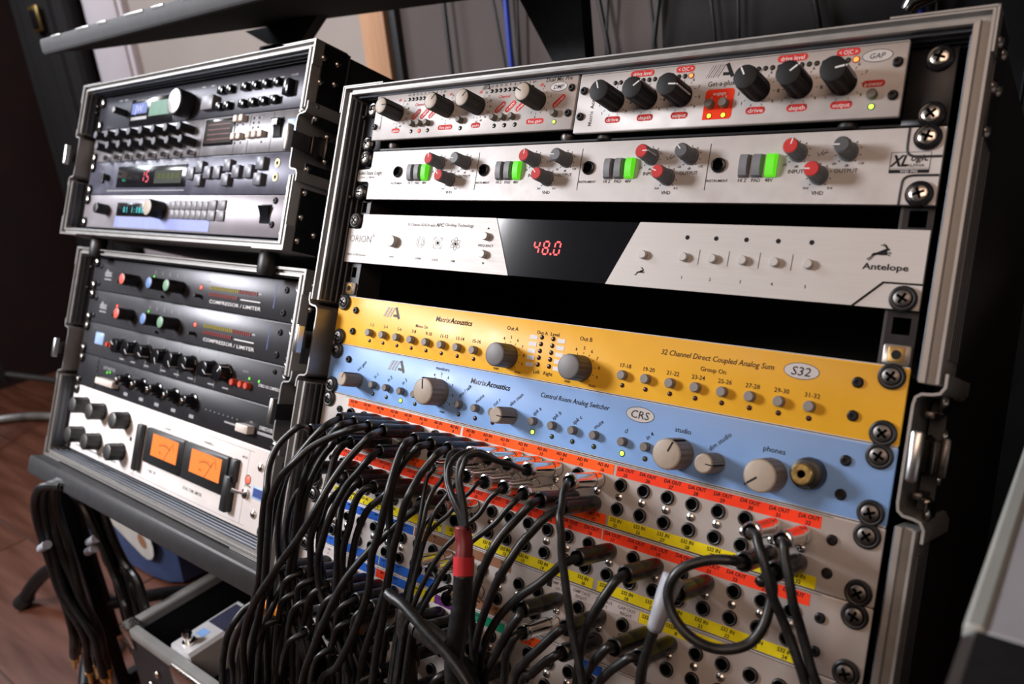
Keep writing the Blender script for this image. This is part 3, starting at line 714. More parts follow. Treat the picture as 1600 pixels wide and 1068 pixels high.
def seven(b, t, u, z, h, y, m, sh=0.1):
    w = h*0.5; th = h*0.13
    SEG = {'a': (0, 1, 1, 1), 'b': (1, 1, 1, .5), 'c': (1, .5, 1, 0), 'd': (0, 0, 1, 0), 'e': (0, .5, 0, 0), 'f': (0, 1, 0, .5), 'g': (0, .5, 1, .5)}
    DG = {'0': 'abcdef', '1': 'bc', '4': 'bcfg', '5': 'acdfg', '8': 'abcdefg', '6': 'acdefg'}
    for ch in t:
        if ch == '.': b.disc(u-h*0.1, z, th*0.8, y, m, 10); continue
        for s in DG[ch]:
            x0, z0, x1, z1 = SEG[s]; ax, az, bx, bz = u+x0*w+z0*h*sh, z+z0*h, u+x1*w+z1*h*sh, z+z1*h
            L = math.hypot(bx-ax, bz-az); gx, gz = (bx-ax)/L*th*0.6, (bz-az)/L*th*0.6
            b.line(ax+gx, az+gz, bx-gx, bz-gz, th, y, m)
        u += h*0.93
seven(b, '48', 214.6, 49.4, 9.4, -1.6, 'seg_red'); b.disc(231.2, 49.6, 0.9, -1.6, 'seg_red', 10); seven(b, '0', 233.6, 49.4, 9.4, -1.6, 'seg_red'); b.v = [(x, yy, z) for x, yy, z in b.v]
OR.mesh('digits', b)
T = MB(); y = -2.12
T.text('ORION', 17.6, 53, 6.2, y, 'grey_ink', wd=29.4, bold=-0.01); T.text('32', 34.6, 56.2, 2.2, y, 'grey_ink'); T.text('MADI & USB Interface', 2.6, 38.2, 1.7, y, 'grey_ink', align='L', sx=1.15)
T.text('32 Channel AD/DA with', 76, 67.8, 2.4, y, 'grey_ink', align='L', shear=0.15, wd=33); T.text('AFC', 114.6, 68.2, 2.6, y, K, shear=0.2, bold=0.025, wd=8.5); T.text('Clocking Technology', 152, 68.6, 2.4, y, 'grey_ink', align='R', shear=0.15, wd=32)
T.text('power', 62, 38.8, 1.6, y, 'grey_ink')
for u, t in ((94.9, 'OVEN'), (114.8, 'LOCK'), (135, '10M')): T.text(t, u, 38.8, 1.8, y, 'grey_ink')
T.text('FREQUENCY', 167.6, 53.1, 1.9, y, K)
T.add([(166.4, y, 66.2), (169.2, y, 66.2), (167.8, y, 67.9)], [(0, 1, 2)], K); T.add([(166.4, y, 39.6), (167.8, y, 37.9), (169.2, y, 39.6)], [(0, 1, 2)], K)
def arc(b, cx, cz, r, a0, a1, t, y, m, n=14, k=1.0, rot=0):
    P = []
    for i in range(n+1):
        a = math.radians(a0+(a1-a0)*i/n); x, z = r*math.cos(a), r*k*math.sin(a)
        P.append((cx+x*math.cos(rot)-z*math.sin(rot), cz+x*math.sin(rot)+z*math.cos(rot)))
    for p, q in zip(P, P[1:]): b.line(p[0], p[1], q[0], q[1], t, y, m)
arc(T, 95, 53, 4.6, 100, 260, 0.3, y, 'grey_ink'); arc(T, 95, 53, 4.6, -80, 80, 0.3, y, 'grey_ink'); arc(T, 95, 53, 3.0, 100, 260, 0.3, y, 'grey_ink'); arc(T, 95, 53, 3.0, -80, 80, 0.3, y, 'grey_ink'); T.line(95.5, 50, 95.5, 56, 1.0, y, 'sticker_blue')
for dx, dz in ((-1, -1), (-1, 1), (1, -1), (1, 1)): T.line(115+dx*4.4, 53+dz*4.4, 115+dx*1.4, 53+dz*4.4, 0.3, y, K); T.line(115+dx*4.4, 53+dz*4.4, 115+dx*4.4, 53+dz*1.8, 0.3, y, K)
arc(T, 115, 53, 2.6, 0, 360, 0.25, y, K)
T.disc(115, 53, 1.4, y, K, 12); T.disc(135, 53, 1.3, y, K, 12)
for k in range(3): arc(T, 135, 53, 5.4, 0, 360, 0.25, y, K, 20, 0.38, PI/2+k*PI/3)
for i in range(5):
    u = 339.4+20.1*i; T.text(str(i+1), u, 39.6, 1.9, y, K); T.disc(u, 66.1, 1.5, y, K, 14)
    if i < 4: T.line(u+10.1, 48.6, u+10.3, 58.4, 0.35, y, K)
def antelope(b, cx, cz, k, y, m):
    # a leaping antelope with swept back horns
    B = [(-4.6, -0.6), (-3.4, 0.5), (-1.6, 0.7), (0.2, 0.3), (1.6, 1.3), (2.6, 3.0), (3.4, 3.4), (4.6, 2.6), (4.4, 2.1), (3.4, 2.2), (3.2, 1.0), (3.4, 0.0), (2.0, -0.7), (0.2, -0.7), (-1.6, -0.6), (-3.0, -1.2)]
    for q in range(1, len(B)-1): b.add([(cx+B[0][0]*k, y, cz+B[0][1]*k), (cx+B[q][0]*k, y, cz+B[q][1]*k), (cx+B[q+1][0]*k, y, cz+B[q+1][1]*k)], [(0, 1, 2)], m)
    for p in (((2.9, 3.1), (1.6, 4.4), (-0.4, 4.9)), ((3.2, 3.2), (2.2, 4.8), (0.8, 5.4)), ((2.8, 0.4), (4.8, 0.9), (5.4, 0.2)), ((2.4, -0.4), (4.4, -0.3), (4.8, -1.1)), ((-3.8, -0.6), (-5.0, -2.2), (-6.6, -3.2)), ((-3.2, -0.9), (-4.0, -2.4), (-5.6, -3.9))):
        for q, w in zip(p, p[1:]): b.line(cx+q[0]*k, cz+q[1]*k, cx+w[0]*k, cz+w[1]*k, 0.55*k, y, m)
antelope(T, 308.6, 41, 0.62, y, K); antelope(T, 458.6, 61.2, 1.05, y, K); T.text('Antelope', 462.2, 54, 3.4, y, K, bold=0.025, wd=24)
OR.mesh('lettering', T)
button(OR, 62.6, 51.8, 2, 5.0, 5.0, 'alu_face', 'power_button'); button(OR, 167.7, 60.2, 2, 3.2, 4, 'alu_face'); button(OR, 167.7, 46, 2, 3.2, 4, 'alu_face')
for u in (309.5, 339.6, 359.7, 379.8, 399.9, 420): button(OR, u, 52.9, 2, 3.0, 3.4, 'alu_face')
rack_screw(OR, 8.7, 69.0, 2); rack_screw(OR, 473.9, 36.8, 2)

# ------------------------------------------------------------------ yellow summing unit
SU = Rack('summing_mixer', 'yellow summing mixer with two black knobs and rows of round grey buttons', 'mixer', F_RIGHT, -44.0)
b = panel_box(0.2, 482.4, -44.0, -0.4, 'yellow_panel', 0, 2.5, 0.7); SU.mesh('front_panel', b); chassis(SU, -44, 0)
b = MB(); b.box(0.4, 482.2, -0.15, 1.8, -0.75, -0.2, 'alu_face'); b.box(0.4, 482.2, -0.15, 1.8, -44.2, -43.7, 'alu_face'); SU.mesh('panel_edge', b)
T = MB(); y = -0.16
logo(T, 73.9, -9.6, 1.0, y, 'grey_ink', 'white_ink'); T.text('Matrix', 125, -9.4, 4.2, y, 'grey_ink', align='L', shear=0.18, wd=16.2); T.text('Acoustics', 165, -9.4, 4.2, y, K, align='R', shear=0.18, bold=0.02, wd=23.2)
T.text('Mono On', 110, -17.7, 2.5, y, 'grey_ink'); T.text('Group On', 370.4, -17.6, 2.8, y, K)
for i in range(8):
    T.text(f'{2*i+1}-{2*i+2}', 49.2+17.55*i, -22.8, 2.7, y, 'grey_ink' if i < 3 else K); T.text(f'{2*i+17}-{2*i+18}', 307.4+17.95*i, -23.5, 2.7, y, K)
T.text('Out A', 206, -8.8, 2.9, y, K); T.text('Out B', 272.8, -9.1, 2.9, y, K); T.text('Out A', 234.2, -9.0, 2.6, y, K); T.text('Level', 245.6, -8.9, 2.6, y, K)
T.text('Left', 234.4, -38.2, 2.7, y, K); T.text('Right', 244.8, -38.1, 2.7, y, K)
for cu in (206, 272.6):
    dial(T, cu, -30.2, 10.2, y, K, -135, 135, 11, 1.4, 0.35, ('', '', '', '', '4', '5', '6', '7', '8', '9', ''), 2.3, 14.6)
    T.text('max', cu+11.2, -40.8, 2.4, y, K); T.text('min', cu-10, -40.8, 2.4, y, K)
for i in range(5):
    T.quad(223.4, 230.6, -14.8-5.1*i, -11.6-5.1*i, y, 'white_ink'); T.quad(248.6, 255.4, -14.8-5.1*i, -11.6-5.1*i, y, 'white_ink')
T.text('32 Channel Direct Coupled Analog Sum', 332.6, -10.3, 3.4, y, K, align='L', shear=0.2, wd=76)
ring_text(T, 424.8, -10.4, 10.2, 4.6, y, 'half_face', K, 'S32', 5.0, shear=0.15, sx=1.1)
SU.mesh('lettering', T)
for i in range(8):
    for u in (49.2+17.55*i, 307.4+17.95*i): button(SU, u, -30.1, 0, 3.3, 4.8, 'button_grey'); led(SU, u, -37.1, 0, 1.2, 'led_off_red')
for i in range(5):
    for u in (234.5, 244.8): led(SU, u, -12.4-5.1*i, 0, 1.3, 'led_off_red')
for u in (206, 272.6): knob(SU, u, -30.3, 0, 's32', 0)
for u in (25.4, 456.9):
    for z in (-12.2, -31.3): allen(SU, u, z, 0, 3.1)
for u in (8.7, 473.9):
    for z in (-6.35, -38.1): rack_screw(SU, u, z, 0)

# ------------------------------------------------------------------ blue monitor switcher
CR = Rack('monitor_switcher', 'light blue monitor switcher with beige knobs and a gold headphone jack', 'switcher', F_RIGHT, -88.4)
b = panel_box(0.2, 482.4, -88.4, -44.9, 'blue_panel', 0, 2.5, 0.7); CR.mesh('front_panel', b); chassis(CR, -88.9, -44.45)
b = MB(); b.box(0.4, 482.2, -0.15, 1.8, -45.2, -44.7, 'alu_face'); b.box(0.4, 482.2, -0.15, 1.8, -88.6, -88.1, 'alu_face'); CR.mesh('panel_edge', b)
T = MB()
logo(T, 90, -54.2, 1.0, y, 'grey_ink', 'white_ink'); T.text('Matrix', 172.8, -53.9, 4.2, y, 'grey_ink', align='L', shear=0.18, wd=16.2); T.text('Acoustics', 212.7, -53.9, 4.2, y, K, align='R', shear=0.18, bold=0.02, wd=23.2)
T.text('Control Room Analog Switcher', 241.5, -54.0, 3.5, y, K, align='L', shear=0.18, wd=59); ring_text(T, 324.4, -54.4, 10.4, 4.8, y, 'half_face', K, 'CRS', 5.0, sx=1.1, shear=0.1)
for t, u, z in (('mic gain', 44.6, -60.4), ('in 1', 64.8, -66.2), ('in 2', 82.2, -66.2), ('in 3', 100.2, -66.0), ('dim / talk', 168.6, -63.2), ('mono', 184.6, -66.4), ('cut r', 202.0, -66.4), ('dim mon', 220, -61.4),
                ('spk a', 240.4, -66.6), ('spk b', 258.2, -66.6), ('spk c', 276, -66.6), ('mute', 293.8, -66.6), ('cr', 316, -66.6), ('in 4', 333.8, -66.8), ('dim studio', 382, -61.0)):
    T.text(t, u, z, 2.8, y, K, 0.78, shear=0.1)
T.text('monitors', 141.2, -49.2, 2.8, y, K); T.text('studio', 356.6, -58.9, 3.1, y, K); T.text('phones', 416.2, -59.2, 3.2, y, K)
dial(T, 141, -68.7, 12.2, y, K, -150, 150, 11, 1.2, 0.35, ('', '', '', '3', '4', '5', '6', '7', '8', '9', ''), 2.3, 15.4); T.text('max', 148, -83.2, 2.3, y, K)
CR.mesh('lettering', T)
knob(CR, 42.6, -73.6, 0, 'crs6', 20); knob(CR, 141, -68.7, 0, 'mon', -12); knob(CR, 217.6, -74.2, 0, 'crs6', 92); knob(CR, 356.6, -74.0, 0, 'crs10', 22); knob(CR, 381.6, -74.6, 0, 'crs6', 92); knob(CR, 416.4, -74.2, 0, 'crs10', -130)
for u, m in ((64.4, 'led_off_green'), (81.6, 'led_off_green'), (99.4, 'led_green'), (116.4, 'led_off_green'), (165.6, 'led_off_green'), (183.2, 'led_off_red'), (200.9, 'led_off_red'), (239.5, 'led_green'), (256.9, 'led_off_green'), (274.8, 'led_off_green'), (292.8, 'led_off_green'), (315.4, 'led_green'), (332.9, 'led_off_green')):
    button(CR, u, -74.4, 0, 3.1, 5.0, 'button_dark'); led(CR, u, -82.4, 0, 1.35 if m != 'led_green' else 1.6, m)
b = MB(); b.lathe([(9.2, 0), (9.4, 2), (9.0, 9.5), (7.4, 10.4), (5.6, 10.4)], (439, -68.2, 0), 'black_plastic', 28); b.v = [(x, yy, z-68.2) if False else (x, yy+68.2, z-68.2) for x, yy, z in b.v]
hp = CR.mesh('headphone_jack', b); tag(hp, 'black collar of the headphone jack')
b = MB(); b.lathe([(5.5, 9), (5.9, 10.8), (5.9, 17.6), (5.4, 18.2), (2.6, 18.2), (2.2, 17.8)], (439, 0, -68.2), 'brass', 28); b.lathe([(2.2, 17.8), (2.0, 12), (0, 12)], (439, 0, -68.2), 'void', 16); CR.mesh('gold_sleeve', b)
for u in (26.2, 457):
    for z in (-56.9, -76.3): allen(CR, u, z, 0, 3.1)
for u in (8.7, 473.9):
    for z in (-50.8, -82.55): rack_screw(CR, u, z, 0)

# ------------------------------------------------------------------ patchbays
JU = [40.3+17.39*k for k in range(24)]
def small_screw():
    def f():
        b = MB(); b.lathe([(2.7, 0), (2.6, 0.8), (1.5, 1.5), (0, 1.65)], (0, 0, 0), 'satin_chrome', 14)
        for a in (0.2, 0.2+PI/2):
            dx, dz = math.cos(a), math.sin(a); b.prism([(-dx*1.7+dz*.3, -dz*1.7-dx*.3), (dx*1.7+dz*.3, dz*1.7-dx*.3), (dx*1.7-dz*.3, dz*1.7+dx*.3), (-dx*1.7-dz*.3, -dz*1.7+dx*.3)], -1.65, -1.0, 'black_ink')
        return b.mesh('panel_screw', 35)
    return cached('pscrew', f)
def hand(T, line1, line2, u, z, y, m, size=2.3):
    r = random.uniform(-0.05, 0.05)
    T.text(line1, u+random.uniform(-0.5, 0.5), z+1.65, size, y, m, r, sx=0.95, shear=0.12, bold=0.016); T.text(line2, u+random.uniform(-0.6, 0.6), z-1.75, size, y, m, r, sx=0.95, shear=0.12, bold=0.016)
PBL = ('white patchbay with orange and red label strips directly under the blue unit', 'white patchbay second under the blue unit with red strip over a yellow strip', 'white patchbay third under the blue unit with blue, brown and white label strips',
       'white patchbay fourth under the blue unit with purple and green labels, mostly behind cables', 'white patchbay lowest in the frame, almost hidden behind cables')
PB = []
for k in range(5):
    z1 = -88.9-44.45*k; z0 = z1-44.45; d = Rack('patchbay', PBL[k], 'patchbay', F_RIGHT, z0+0.3, 0, 'patchbays under the blue unit'); PB.append(d)
    b = panel_box(0.2, 482.4, z0+0.35, z1-0.35, 'patch_face', 0, 2.5, 0.7); d.mesh('front_panel', b); chassis(d, z0, z1, depth=120)
    S_ = MB(); T = MB(); ys = -0.22; yt = -0.36
    def strip(a, e, row, m, hh=7.0):
        za = z1-2.3 if row == 0 else z1-36.6
        q = MB(); q.box(a, e, -0.2, 0.1, za-hh, za, m); d.mesh('label_strip', q)
    zt_, zb_ = z1-5.7, z1-40.1
    if k == 0:
        for a, e, m in ((35, 170.4, 'tape_orange'), (173, 311.2, 'tape_orange'), (313.4, 449, 'tape_red')): strip(a, e, 0, m)
        for a, e, m in ((35, 170.4, 'tape_orange'), (173, 311.2, 'tape_orange'), (313, 451, 'tape_yellow')): strip(a, e, 1, m)
        for i, u in enumerate(JU):
            hand(T, 'AD IN' if i < 16 else 'DA OUT', str(i+1) if i < 16 else str(i+9), u+1.5, zt_, yt, K); hand(T, 'AD IN' if i < 16 else 'S32 IN', str(i+17) if i < 16 else str(i+9), u+0.5, zb_, yt, K)
    elif k == 1:
        for a, e, m in ((33.5, 170, 'tape_red'), (172, 309.6, 'tape_red'), (310.6, 449.2, 'tape_red')): strip(a, e, 0, m)
        for a, e, m in ((34.5, 167, 'tape_yellow'), (171, 309, 'tape_yellow'), (312.6, 448, 'tape_yellow')): strip(a, e, 1, m)
        for i, u in enumerate(JU): hand(T, 'DA OUT', str(i+1), u, zt_, yt, K); hand(T, 'S32 IN', str(i+1), u, zb_, yt, K)
    elif k == 2:
        for a, e, m in ((37, 137.4, 'tape_blue'), (139, 239.8, 'tape_brown'), (276.8, 346.2, 'tape_white'), (346.6, 384, 'tape_yellow'), (386, 404, 'tape_yellow')): strip(a, e, 0, m)
        for a, e, m in ((35, 103, 'tape_blue'), (104.5, 171, 'tape_blue'), (188, 240.4, 'tape_brown')): strip(a, e, 1, m)
        for i, u in enumerate(JU):
            if i < 6: hand(T, 'MAC', str(i+1), u, zt_, yt, K, 1.6)
            elif i < 12: hand(T, 'INS', str(i-5), u, zt_, yt, K, 1.6)
            if i < 8: hand(T, 'OUT', str(i+1), u, zb_, yt, K, 1.6)
            elif 9 < i < 12: hand(T, 'INS', str(i-5), u, zb_, yt, K, 1.6)
        for u, a, c in ((283, 'DMP OUT', 'LEFT'), (301.6, 'DMP OUT', 'RIGHT'), (319.6, 'GAP OUT', 'LEFT'), (337, 'GAP OUT', 'RIGHT')):
            T.text(a, u, zt_+1.7, 2.1, yt, 'grey_ink', sx=1.0); T.text(c, u, zt_-1.8, 2.1, yt, 'grey_ink', sx=1.0)
        hand(T, 'S32A OUT', 'L', 355.5, zt_, yt, K); hand(T, 'S32A OUT', 'R', 373, zt_, yt, K)
        q = MB(); q.box(272.6, 276.6, -0.2, 0.1, z1-8.2, z1-1.5, 'black_ink'); d.mesh('label_strip', q)
    elif k == 3:
        for a, e, m in ((29, 66, 'tape_white'), (68, 101.6, 'tape_blue'), (102.6, 118, 'tape_red'), (120, 145, 'tape_blue'), (146, 170.6, 'tape_yellow'), (171.4, 208, 'tape_purple'), (209.6, 242, 'tape_green'), (258, 275.6, 'tape_orange'), (310, 326, 'tape_blue')): strip(a, e, 0, m)
        for u, a, c in ((40.3, 'CD', 'L'), (75, 'MAC', '1'), (92.5, 'MAC', '2'), (110, 'REV', 'L'), (127, 'MAC', '4'), (151, 'REV', '1'), (163, 'REV', '2'), (179.4, 'COMP', 'L'), (196.8, 'COMP', 'R'), (217, 'COMP', 'L'), (234, 'COMP', 'R'), (267, 'OUT', 'R')): hand(T, a, c, u, zt_, yt, K, 1.7)
    # thin printed double rules along the panel edges
    for zz in (z1-1.35, z1-0.95): T.line(30, zz, 455, zz, 0.18, -0.12, K)
    if T.v: d.mesh('lettering', T)
    for i, u in enumerate(JU):
        d.put('jack_socket', jack_mesh(), u, z1-14.6); d.put('jack_socket', jack_mesh(), u, z1-30.9)
        d.put('panel_screw', small_screw(), u, z1-22.7)
    for u in (24.8, 456.2):
        for zz in (z1-13.6, z1-32.6): allen(d, u, zz, 0, 3.0)
    for u in (8.7, 473.9):
        for zz in (z1-6.35, z1-38.1): rack_screw(d, u, zz, 0, 'dark_nickel')
CAB = [
('AD IN 3',(1,0,3,'b'),2.9,[(84,-62,-108),(78,-68,-119),(70,-74,-136),(68,-80,-146),(54,-73,-159),(42,-67,-183),(33,-60,-218),(27,-53,-258),(20,-47,-306),(13,-40,-352)]),
('AD IN 4',(1,0,4,'b'),2.9,[(100,-60,-104),(92,-62,-113),(84,-64,-126),(74,-65,-144),(67,-63,-166),(61,-58,-189),(56,-53,-212),(50,-48,-242),(52,-42,-274),(66,-36,-298),(79,-30,-329)]),
('AD IN 5',(1,0,5,'b'),2.9,[(121,-64,-103),(106,-72,-112),(94,-81,-123),(88,-89,-135),(74,-90,-150),(63,-86,-165),(56,-82,-178),(55,-78,-210),(52,-72,-253),(41,-66,-295),(34,-60,-339)]),
('AD IN 6',(1,0,6,'b'),2.9,[(141,-66,-105),(138,-72,-113),(133,-79,-126),(127,-86,-145),(122,-92,-166),(108,-92,-190),(93,-91,-210),(80,-90,-229),(70,-90,-245),(56,-85,-265),(47,-80,-285),(43,-75,-304),(44,-70,-332)]),
('AD IN 8',(1,0,8,'b'),2.9,[(175,-62,-103),(176,-67,-108),(178,-72,-116),(181,-77,-125),(184,-82,-136),(183,-82,-148),(180,-80,-161),(176,-78,-175),(172,-76,-186),(171,-73,-211),(162,-70,-240),(151,-66,-262),(140,-63,-281),(122,-60,-304)]),
('AD IN 9',(1,0,9,'b'),2.9,[(186,-60,-104),(182,-62,-109),(178,-64,-115),(174,-66,-124),(172,-67,-135),(170,-65,-148),(171,-63,-162),(174,-61,-178),(174,-58,-202),(167,-56,-233),(157,-53,-266),(154,-50,-294)]),
('AD IN 10',(1,0,10,'b'),2.9,[(207,-62,-104),(205,-67,-111),(203,-72,-119),(204,-77,-125),(204,-82,-134),(198,-79,-146),(194,-76,-161),(189,-73,-174),(186,-70,-188),(182,-66,-203),(180,-63,-227),(176,-60,-253),(173,-56,-285)]),
('AD IN 16',(1,0,16,'c'),2.6,[(306,-48,-105),(307,-52,-109),(310,-56,-116),(313,-61,-123),(316,-61,-132),(318,-60,-144),(322,-59,-157),(326,-58,-170),(332,-56,-189),(340,-55,-207),(344,-54,-218)]),
('AD IN 17',(1,1,1,'b'),2.9,[(50,-60,-115),(45,-66,-122),(39,-72,-135),(41,-78,-151),(51,-84,-167),(46,-80,-186),(43,-75,-214),(41,-70,-241),(34,-66,-260),(24,-60,-275),(4,-55,-304),(-6,-50,-330),(-4,-44,-358)]),
('AD IN 18',(1,1,2,'b'),2.9,[(56,-52,-127),(43,-53,-141),(34,-54,-161),(30,-52,-184),(26,-47,-210),(29,-42,-238),(35,-36,-264),(33,-31,-299),(30,-26,-349)]),
('AD IN 19',(1,1,3,'b'),2.9,[(86,-54,-123),(78,-55,-134),(72,-57,-150),(68,-58,-169),(61,-53,-192),(55,-49,-218),(53,-44,-246),(60,-39,-272),(72,-35,-301),(83,-30,-327)]),
('AD IN 20',(1,1,4,'b'),2.9,[(94,-52,-123),(92,-55,-131),(92,-57,-145),(93,-60,-163),(84,-55,-181),(74,-51,-201),(72,-46,-220),(72,-41,-247),(75,-37,-288),(85,-32,-326)]),
('AD IN 22',(1,1,6,'b'),2.9,[(129,-54,-126),(124,-57,-136),(116,-60,-149),(111,-63,-165),(103,-61,-182),(94,-56,-201),(87,-51,-215),(90,-47,-240),(107,-42,-266),(124,-38,-291),(127,-34,-309)]),
('AD IN 31',(1,1,15,'b'),2.9,[(286,-56,-122),(279,-59,-133),(273,-63,-144),(269,-66,-155),(262,-62,-168),(256,-58,-180),(251,-54,-194),(249,-51,-206),(251,-47,-224),(255,-44,-256)]),
('AD IN 32',(1,1,16,'b'),2.9,[(296,-52,-128),(290,-55,-138),(284,-57,-148),(279,-60,-161),(271,-57,-175),(264,-53,-190),(258,-50,-207),(254,-47,-223),(251,-43,-238),(251,-40,-258)]),
('DA OUT 31',(1,0,23,'c'),2.7,[(429,-46,-103),(432,-49,-107),(437,-51,-115),(443,-50,-130),(448,-46,-140),(453,-43,-150),(459,-42,-161),(465,-40,-174)]),
('DA OUT 32',(1,0,24,'c'),2.7,[(444,-46,-103),(446,-48,-109),(450,-49,-119),(454,-48,-132),(457,-44,-141),(461,-41,-152),(466,-40,-164),(470,-38,-172)]),
('S32 IN 31',(1,1,23,'b'),2.9,[(422,-54,-118),(415,-57,-119),(407,-59,-122),(399,-62,-127),(394,-64,-134),(392,-64,-144),(396,-64,-153),(404,-64,-160),(413,-62,-164),(422,-58,-165),(431,-55,-162),(437,-51,-157),(441,-49,-148),(442,-47,-138),(442,-46,-129),(439,-44,-122)]),
('DA OUT 2',(2,0,2,'b'),2.9,[(58,-40,-156),(44,-40,-166),(33,-40,-178),(28,-40,-194),(26,-37,-217),(33,-33,-237),(48,-30,-261),(67,-27,-283),(94,-23,-306),(102,-20,-322)]),
('DA OUT 4',(2,0,4,'b'),2.9,[(92,-42,-156),(84,-43,-166),(78,-45,-178),(78,-46,-196),(79,-43,-217),(89,-39,-239),(98,-36,-253),(113,-33,-271),(129,-29,-291),(137,-26,-307)]),
('DA OUT 5',(2,0,5,'b'),2.9,[(105,-46,-157),(104,-50,-166),(108,-54,-183),(107,-49,-210),(107,-44,-242),(111,-39,-270),(124,-34,-310)]),
('DA OUT 6',(2,0,6,'b'),2.9,[(123,-48,-151),(118,-50,-162),(117,-51,-180),(112,-49,-199),(110,-45,-218),(113,-41,-243),(118,-36,-272),(129,-32,-309)]),
('DA OUT 7',(2,0,7,'b'),2.9,[(136,-44,-157),(127,-44,-166),(120,-44,-184),(115,-41,-204),(112,-37,-227),(116,-33,-254),(128,-28,-282),(138,-24,-307)]),
('DA OUT 9',(2,0,9,'b'),2.9,[(185,-52,-150),(180,-57,-157),(173,-62,-168),(159,-67,-187),(144,-73,-214),(133,-75,-245),(122,-73,-274),(113,-70,-305)]),
('DA OUT 17',(2,0,17,'b'),2.9,[(314,-50,-152),(307,-50,-160),(298,-50,-170),(288,-49,-179),(277,-46,-190),(266,-43,-204),(258,-40,-219),(253,-37,-232),(251,-34,-260)]),
('DA OUT 19',(2,0,19,'b'),2.9,[(352,-50,-151),(349,-52,-158),(346,-53,-165),(341,-52,-176),(336,-48,-187),(333,-45,-199),(332,-43,-212),(331,-40,-227)]),
('DA OUT 21',(2,0,21,'b'),3.2,[(388,-52,-143),(387,-55,-148),(387,-58,-155),(383,-54,-168),(379,-50,-182),(376,-47,-195),(375,-44,-208)]),
('PB3 15',(3,0,15,'b'),2.9,[(286,-48,-195),(282,-48,-202),(276,-46,-212),(269,-42,-226),(262,-38,-240),(257,-34,-257)]),
('PB3 15b',(3,1,15,'c'),2.9,[(283,-44,-210),(279,-43,-218),(275,-40,-229),(274,-36,-250)]),
('PB3 17',(3,0,17,'b'),2.9,[(319,-48,-192),(314,-49,-198),(306,-50,-209),(295,-47,-223),(287,-44,-243)]),
('PB3 17b',(3,1,17,'b'),2.9,[(318,-48,-209),(310,-48,-217),(301,-46,-228),(291,-42,-242)]),
('PB3 19',(3,0,19,'b'),2.9,[(353,-48,-191),(348,-48,-198),(342,-46,-208),(335,-42,-225)]),
('PB3 20',(3,0,20,'b'),2.9,[(368,-48,-192),(362,-48,-198),(354,-46,-207),(343,-42,-223)]),
('AD IN 11',(1,0,11,'c'),1.9,[(224,-60,-99),(224,-69,-101),(229,-77,-106),(234,-82,-112),(241,-86,-119),(249,-88,-127),(256,-88,-134),(260,-88,-142)]),
('AD IN 12',(1,0,12,'c'),1.9,[(240,-64,-97),(237,-73,-98),(237,-81,-103),(239,-86,-110),(244,-88,-118),(253,-90,-126),(259,-90,-133),(263,-90,-141)]),
('AD IN 13',(1,0,13,'c'),1.9,[(256,-64,-97),(252,-74,-94),(252,-85,-96),(250,-89,-101),(252,-91,-110),(257,-92,-121),(261,-91,-130),(264,-90,-141)]),
('AD IN 14',(1,0,14,'c'),1.9,[(270,-60,-99),(265,-71,-97),(260,-82,-94),(256,-88,-96),(256,-92,-101),(257,-94,-111),(262,-93,-124),(267,-92,-140)]),
('AD IN 25',(1,1,9,'c'),1.6,[(192,-48,-119),(189,-50,-126),(190,-52,-135),(192,-54,-146),(194,-56,-161),(194,-56,-178),(193,-56,-196),(190,-56,-220),(188,-56,-235)]),
('AD IN 26',(1,1,10,'c'),1.6,[(206,-50,-118),(204,-52,-125),(201,-55,-133),(200,-58,-144),(201,-60,-157),(199,-60,-176),(198,-59,-194),(195,-58,-221),(192,-58,-236)]),
('AD IN 27',(1,1,11,'c'),1.6,[(223,-54,-119),(219,-56,-127),(216,-59,-135),(212,-62,-145),(210,-64,-159),(206,-63,-178),(203,-62,-200),(200,-61,-223),(194,-60,-237)]),
('AD IN 28',(1,1,12,'c'),1.6,[(236,-50,-119),(232,-53,-127),(226,-56,-135),(222,-59,-144),(216,-62,-152),(208,-62,-163),(203,-61,-179),(200,-60,-203),(197,-60,-231)]),
('AD IN 29',(1,1,13,'c'),1.8,[(256,-52,-120),(252,-55,-126),(248,-58,-137),(242,-61,-145),(235,-64,-156),(227,-66,-168),(217,-65,-187),(210,-64,-204),(205,-63,-221),(201,-62,-239)]),
('AD IN 30',(1,1,14,'c'),2.0,[(270,-50,-123),(266,-53,-130),(261,-55,-139),(255,-58,-147),(248,-61,-155),(237,-62,-169),(227,-61,-183),(219,-61,-201),(211,-60,-217),(206,-60,-237)]),
('DA OUT 10',(2,0,10,'c'),1.6,[(201,-46,-147),(196,-48,-154),(193,-50,-161),(193,-52,-171),(193,-51,-188),(191,-51,-212),(188,-50,-238)]),
('PB3 9',(3,0,9,'c'),1.6,[(191,-44,-193),(188,-45,-202),(188,-46,-213),(187,-46,-228),(184,-46,-248)]),
('PB3 10',(3,0,10,'c'),1.6,[(208,-44,-196),(202,-45,-207),(198,-46,-220),(192,-46,-238),(186,-46,-256)]),
('PB3 11',(3,1,11,'c'),1.6,[(219,-40,-198),(209,-42,-204),(204,-43,-209),(194,-44,-221),(191,-45,-236),(188,-46,-256)]),
('PB4 0 1',(4,0,1,'b'),2.7,[(33,-50,-244),(27,-46,-258),(21,-40,-278),(11,-30,-305),(6,-21,-335),(3,-14,-364)]),
('PB4 0 2',(4,0,2,'b'),2.7,[(51,-50,-244),(44,-46,-258),(37,-40,-277),(28,-30,-305),(23,-21,-334),(20,-14,-363)]),
('PB4 0 3',(4,0,3,'b'),2.7,[(68,-50,-244),(64,-46,-257),(58,-40,-276),(48,-30,-303),(43,-21,-332),(39,-14,-361)]),
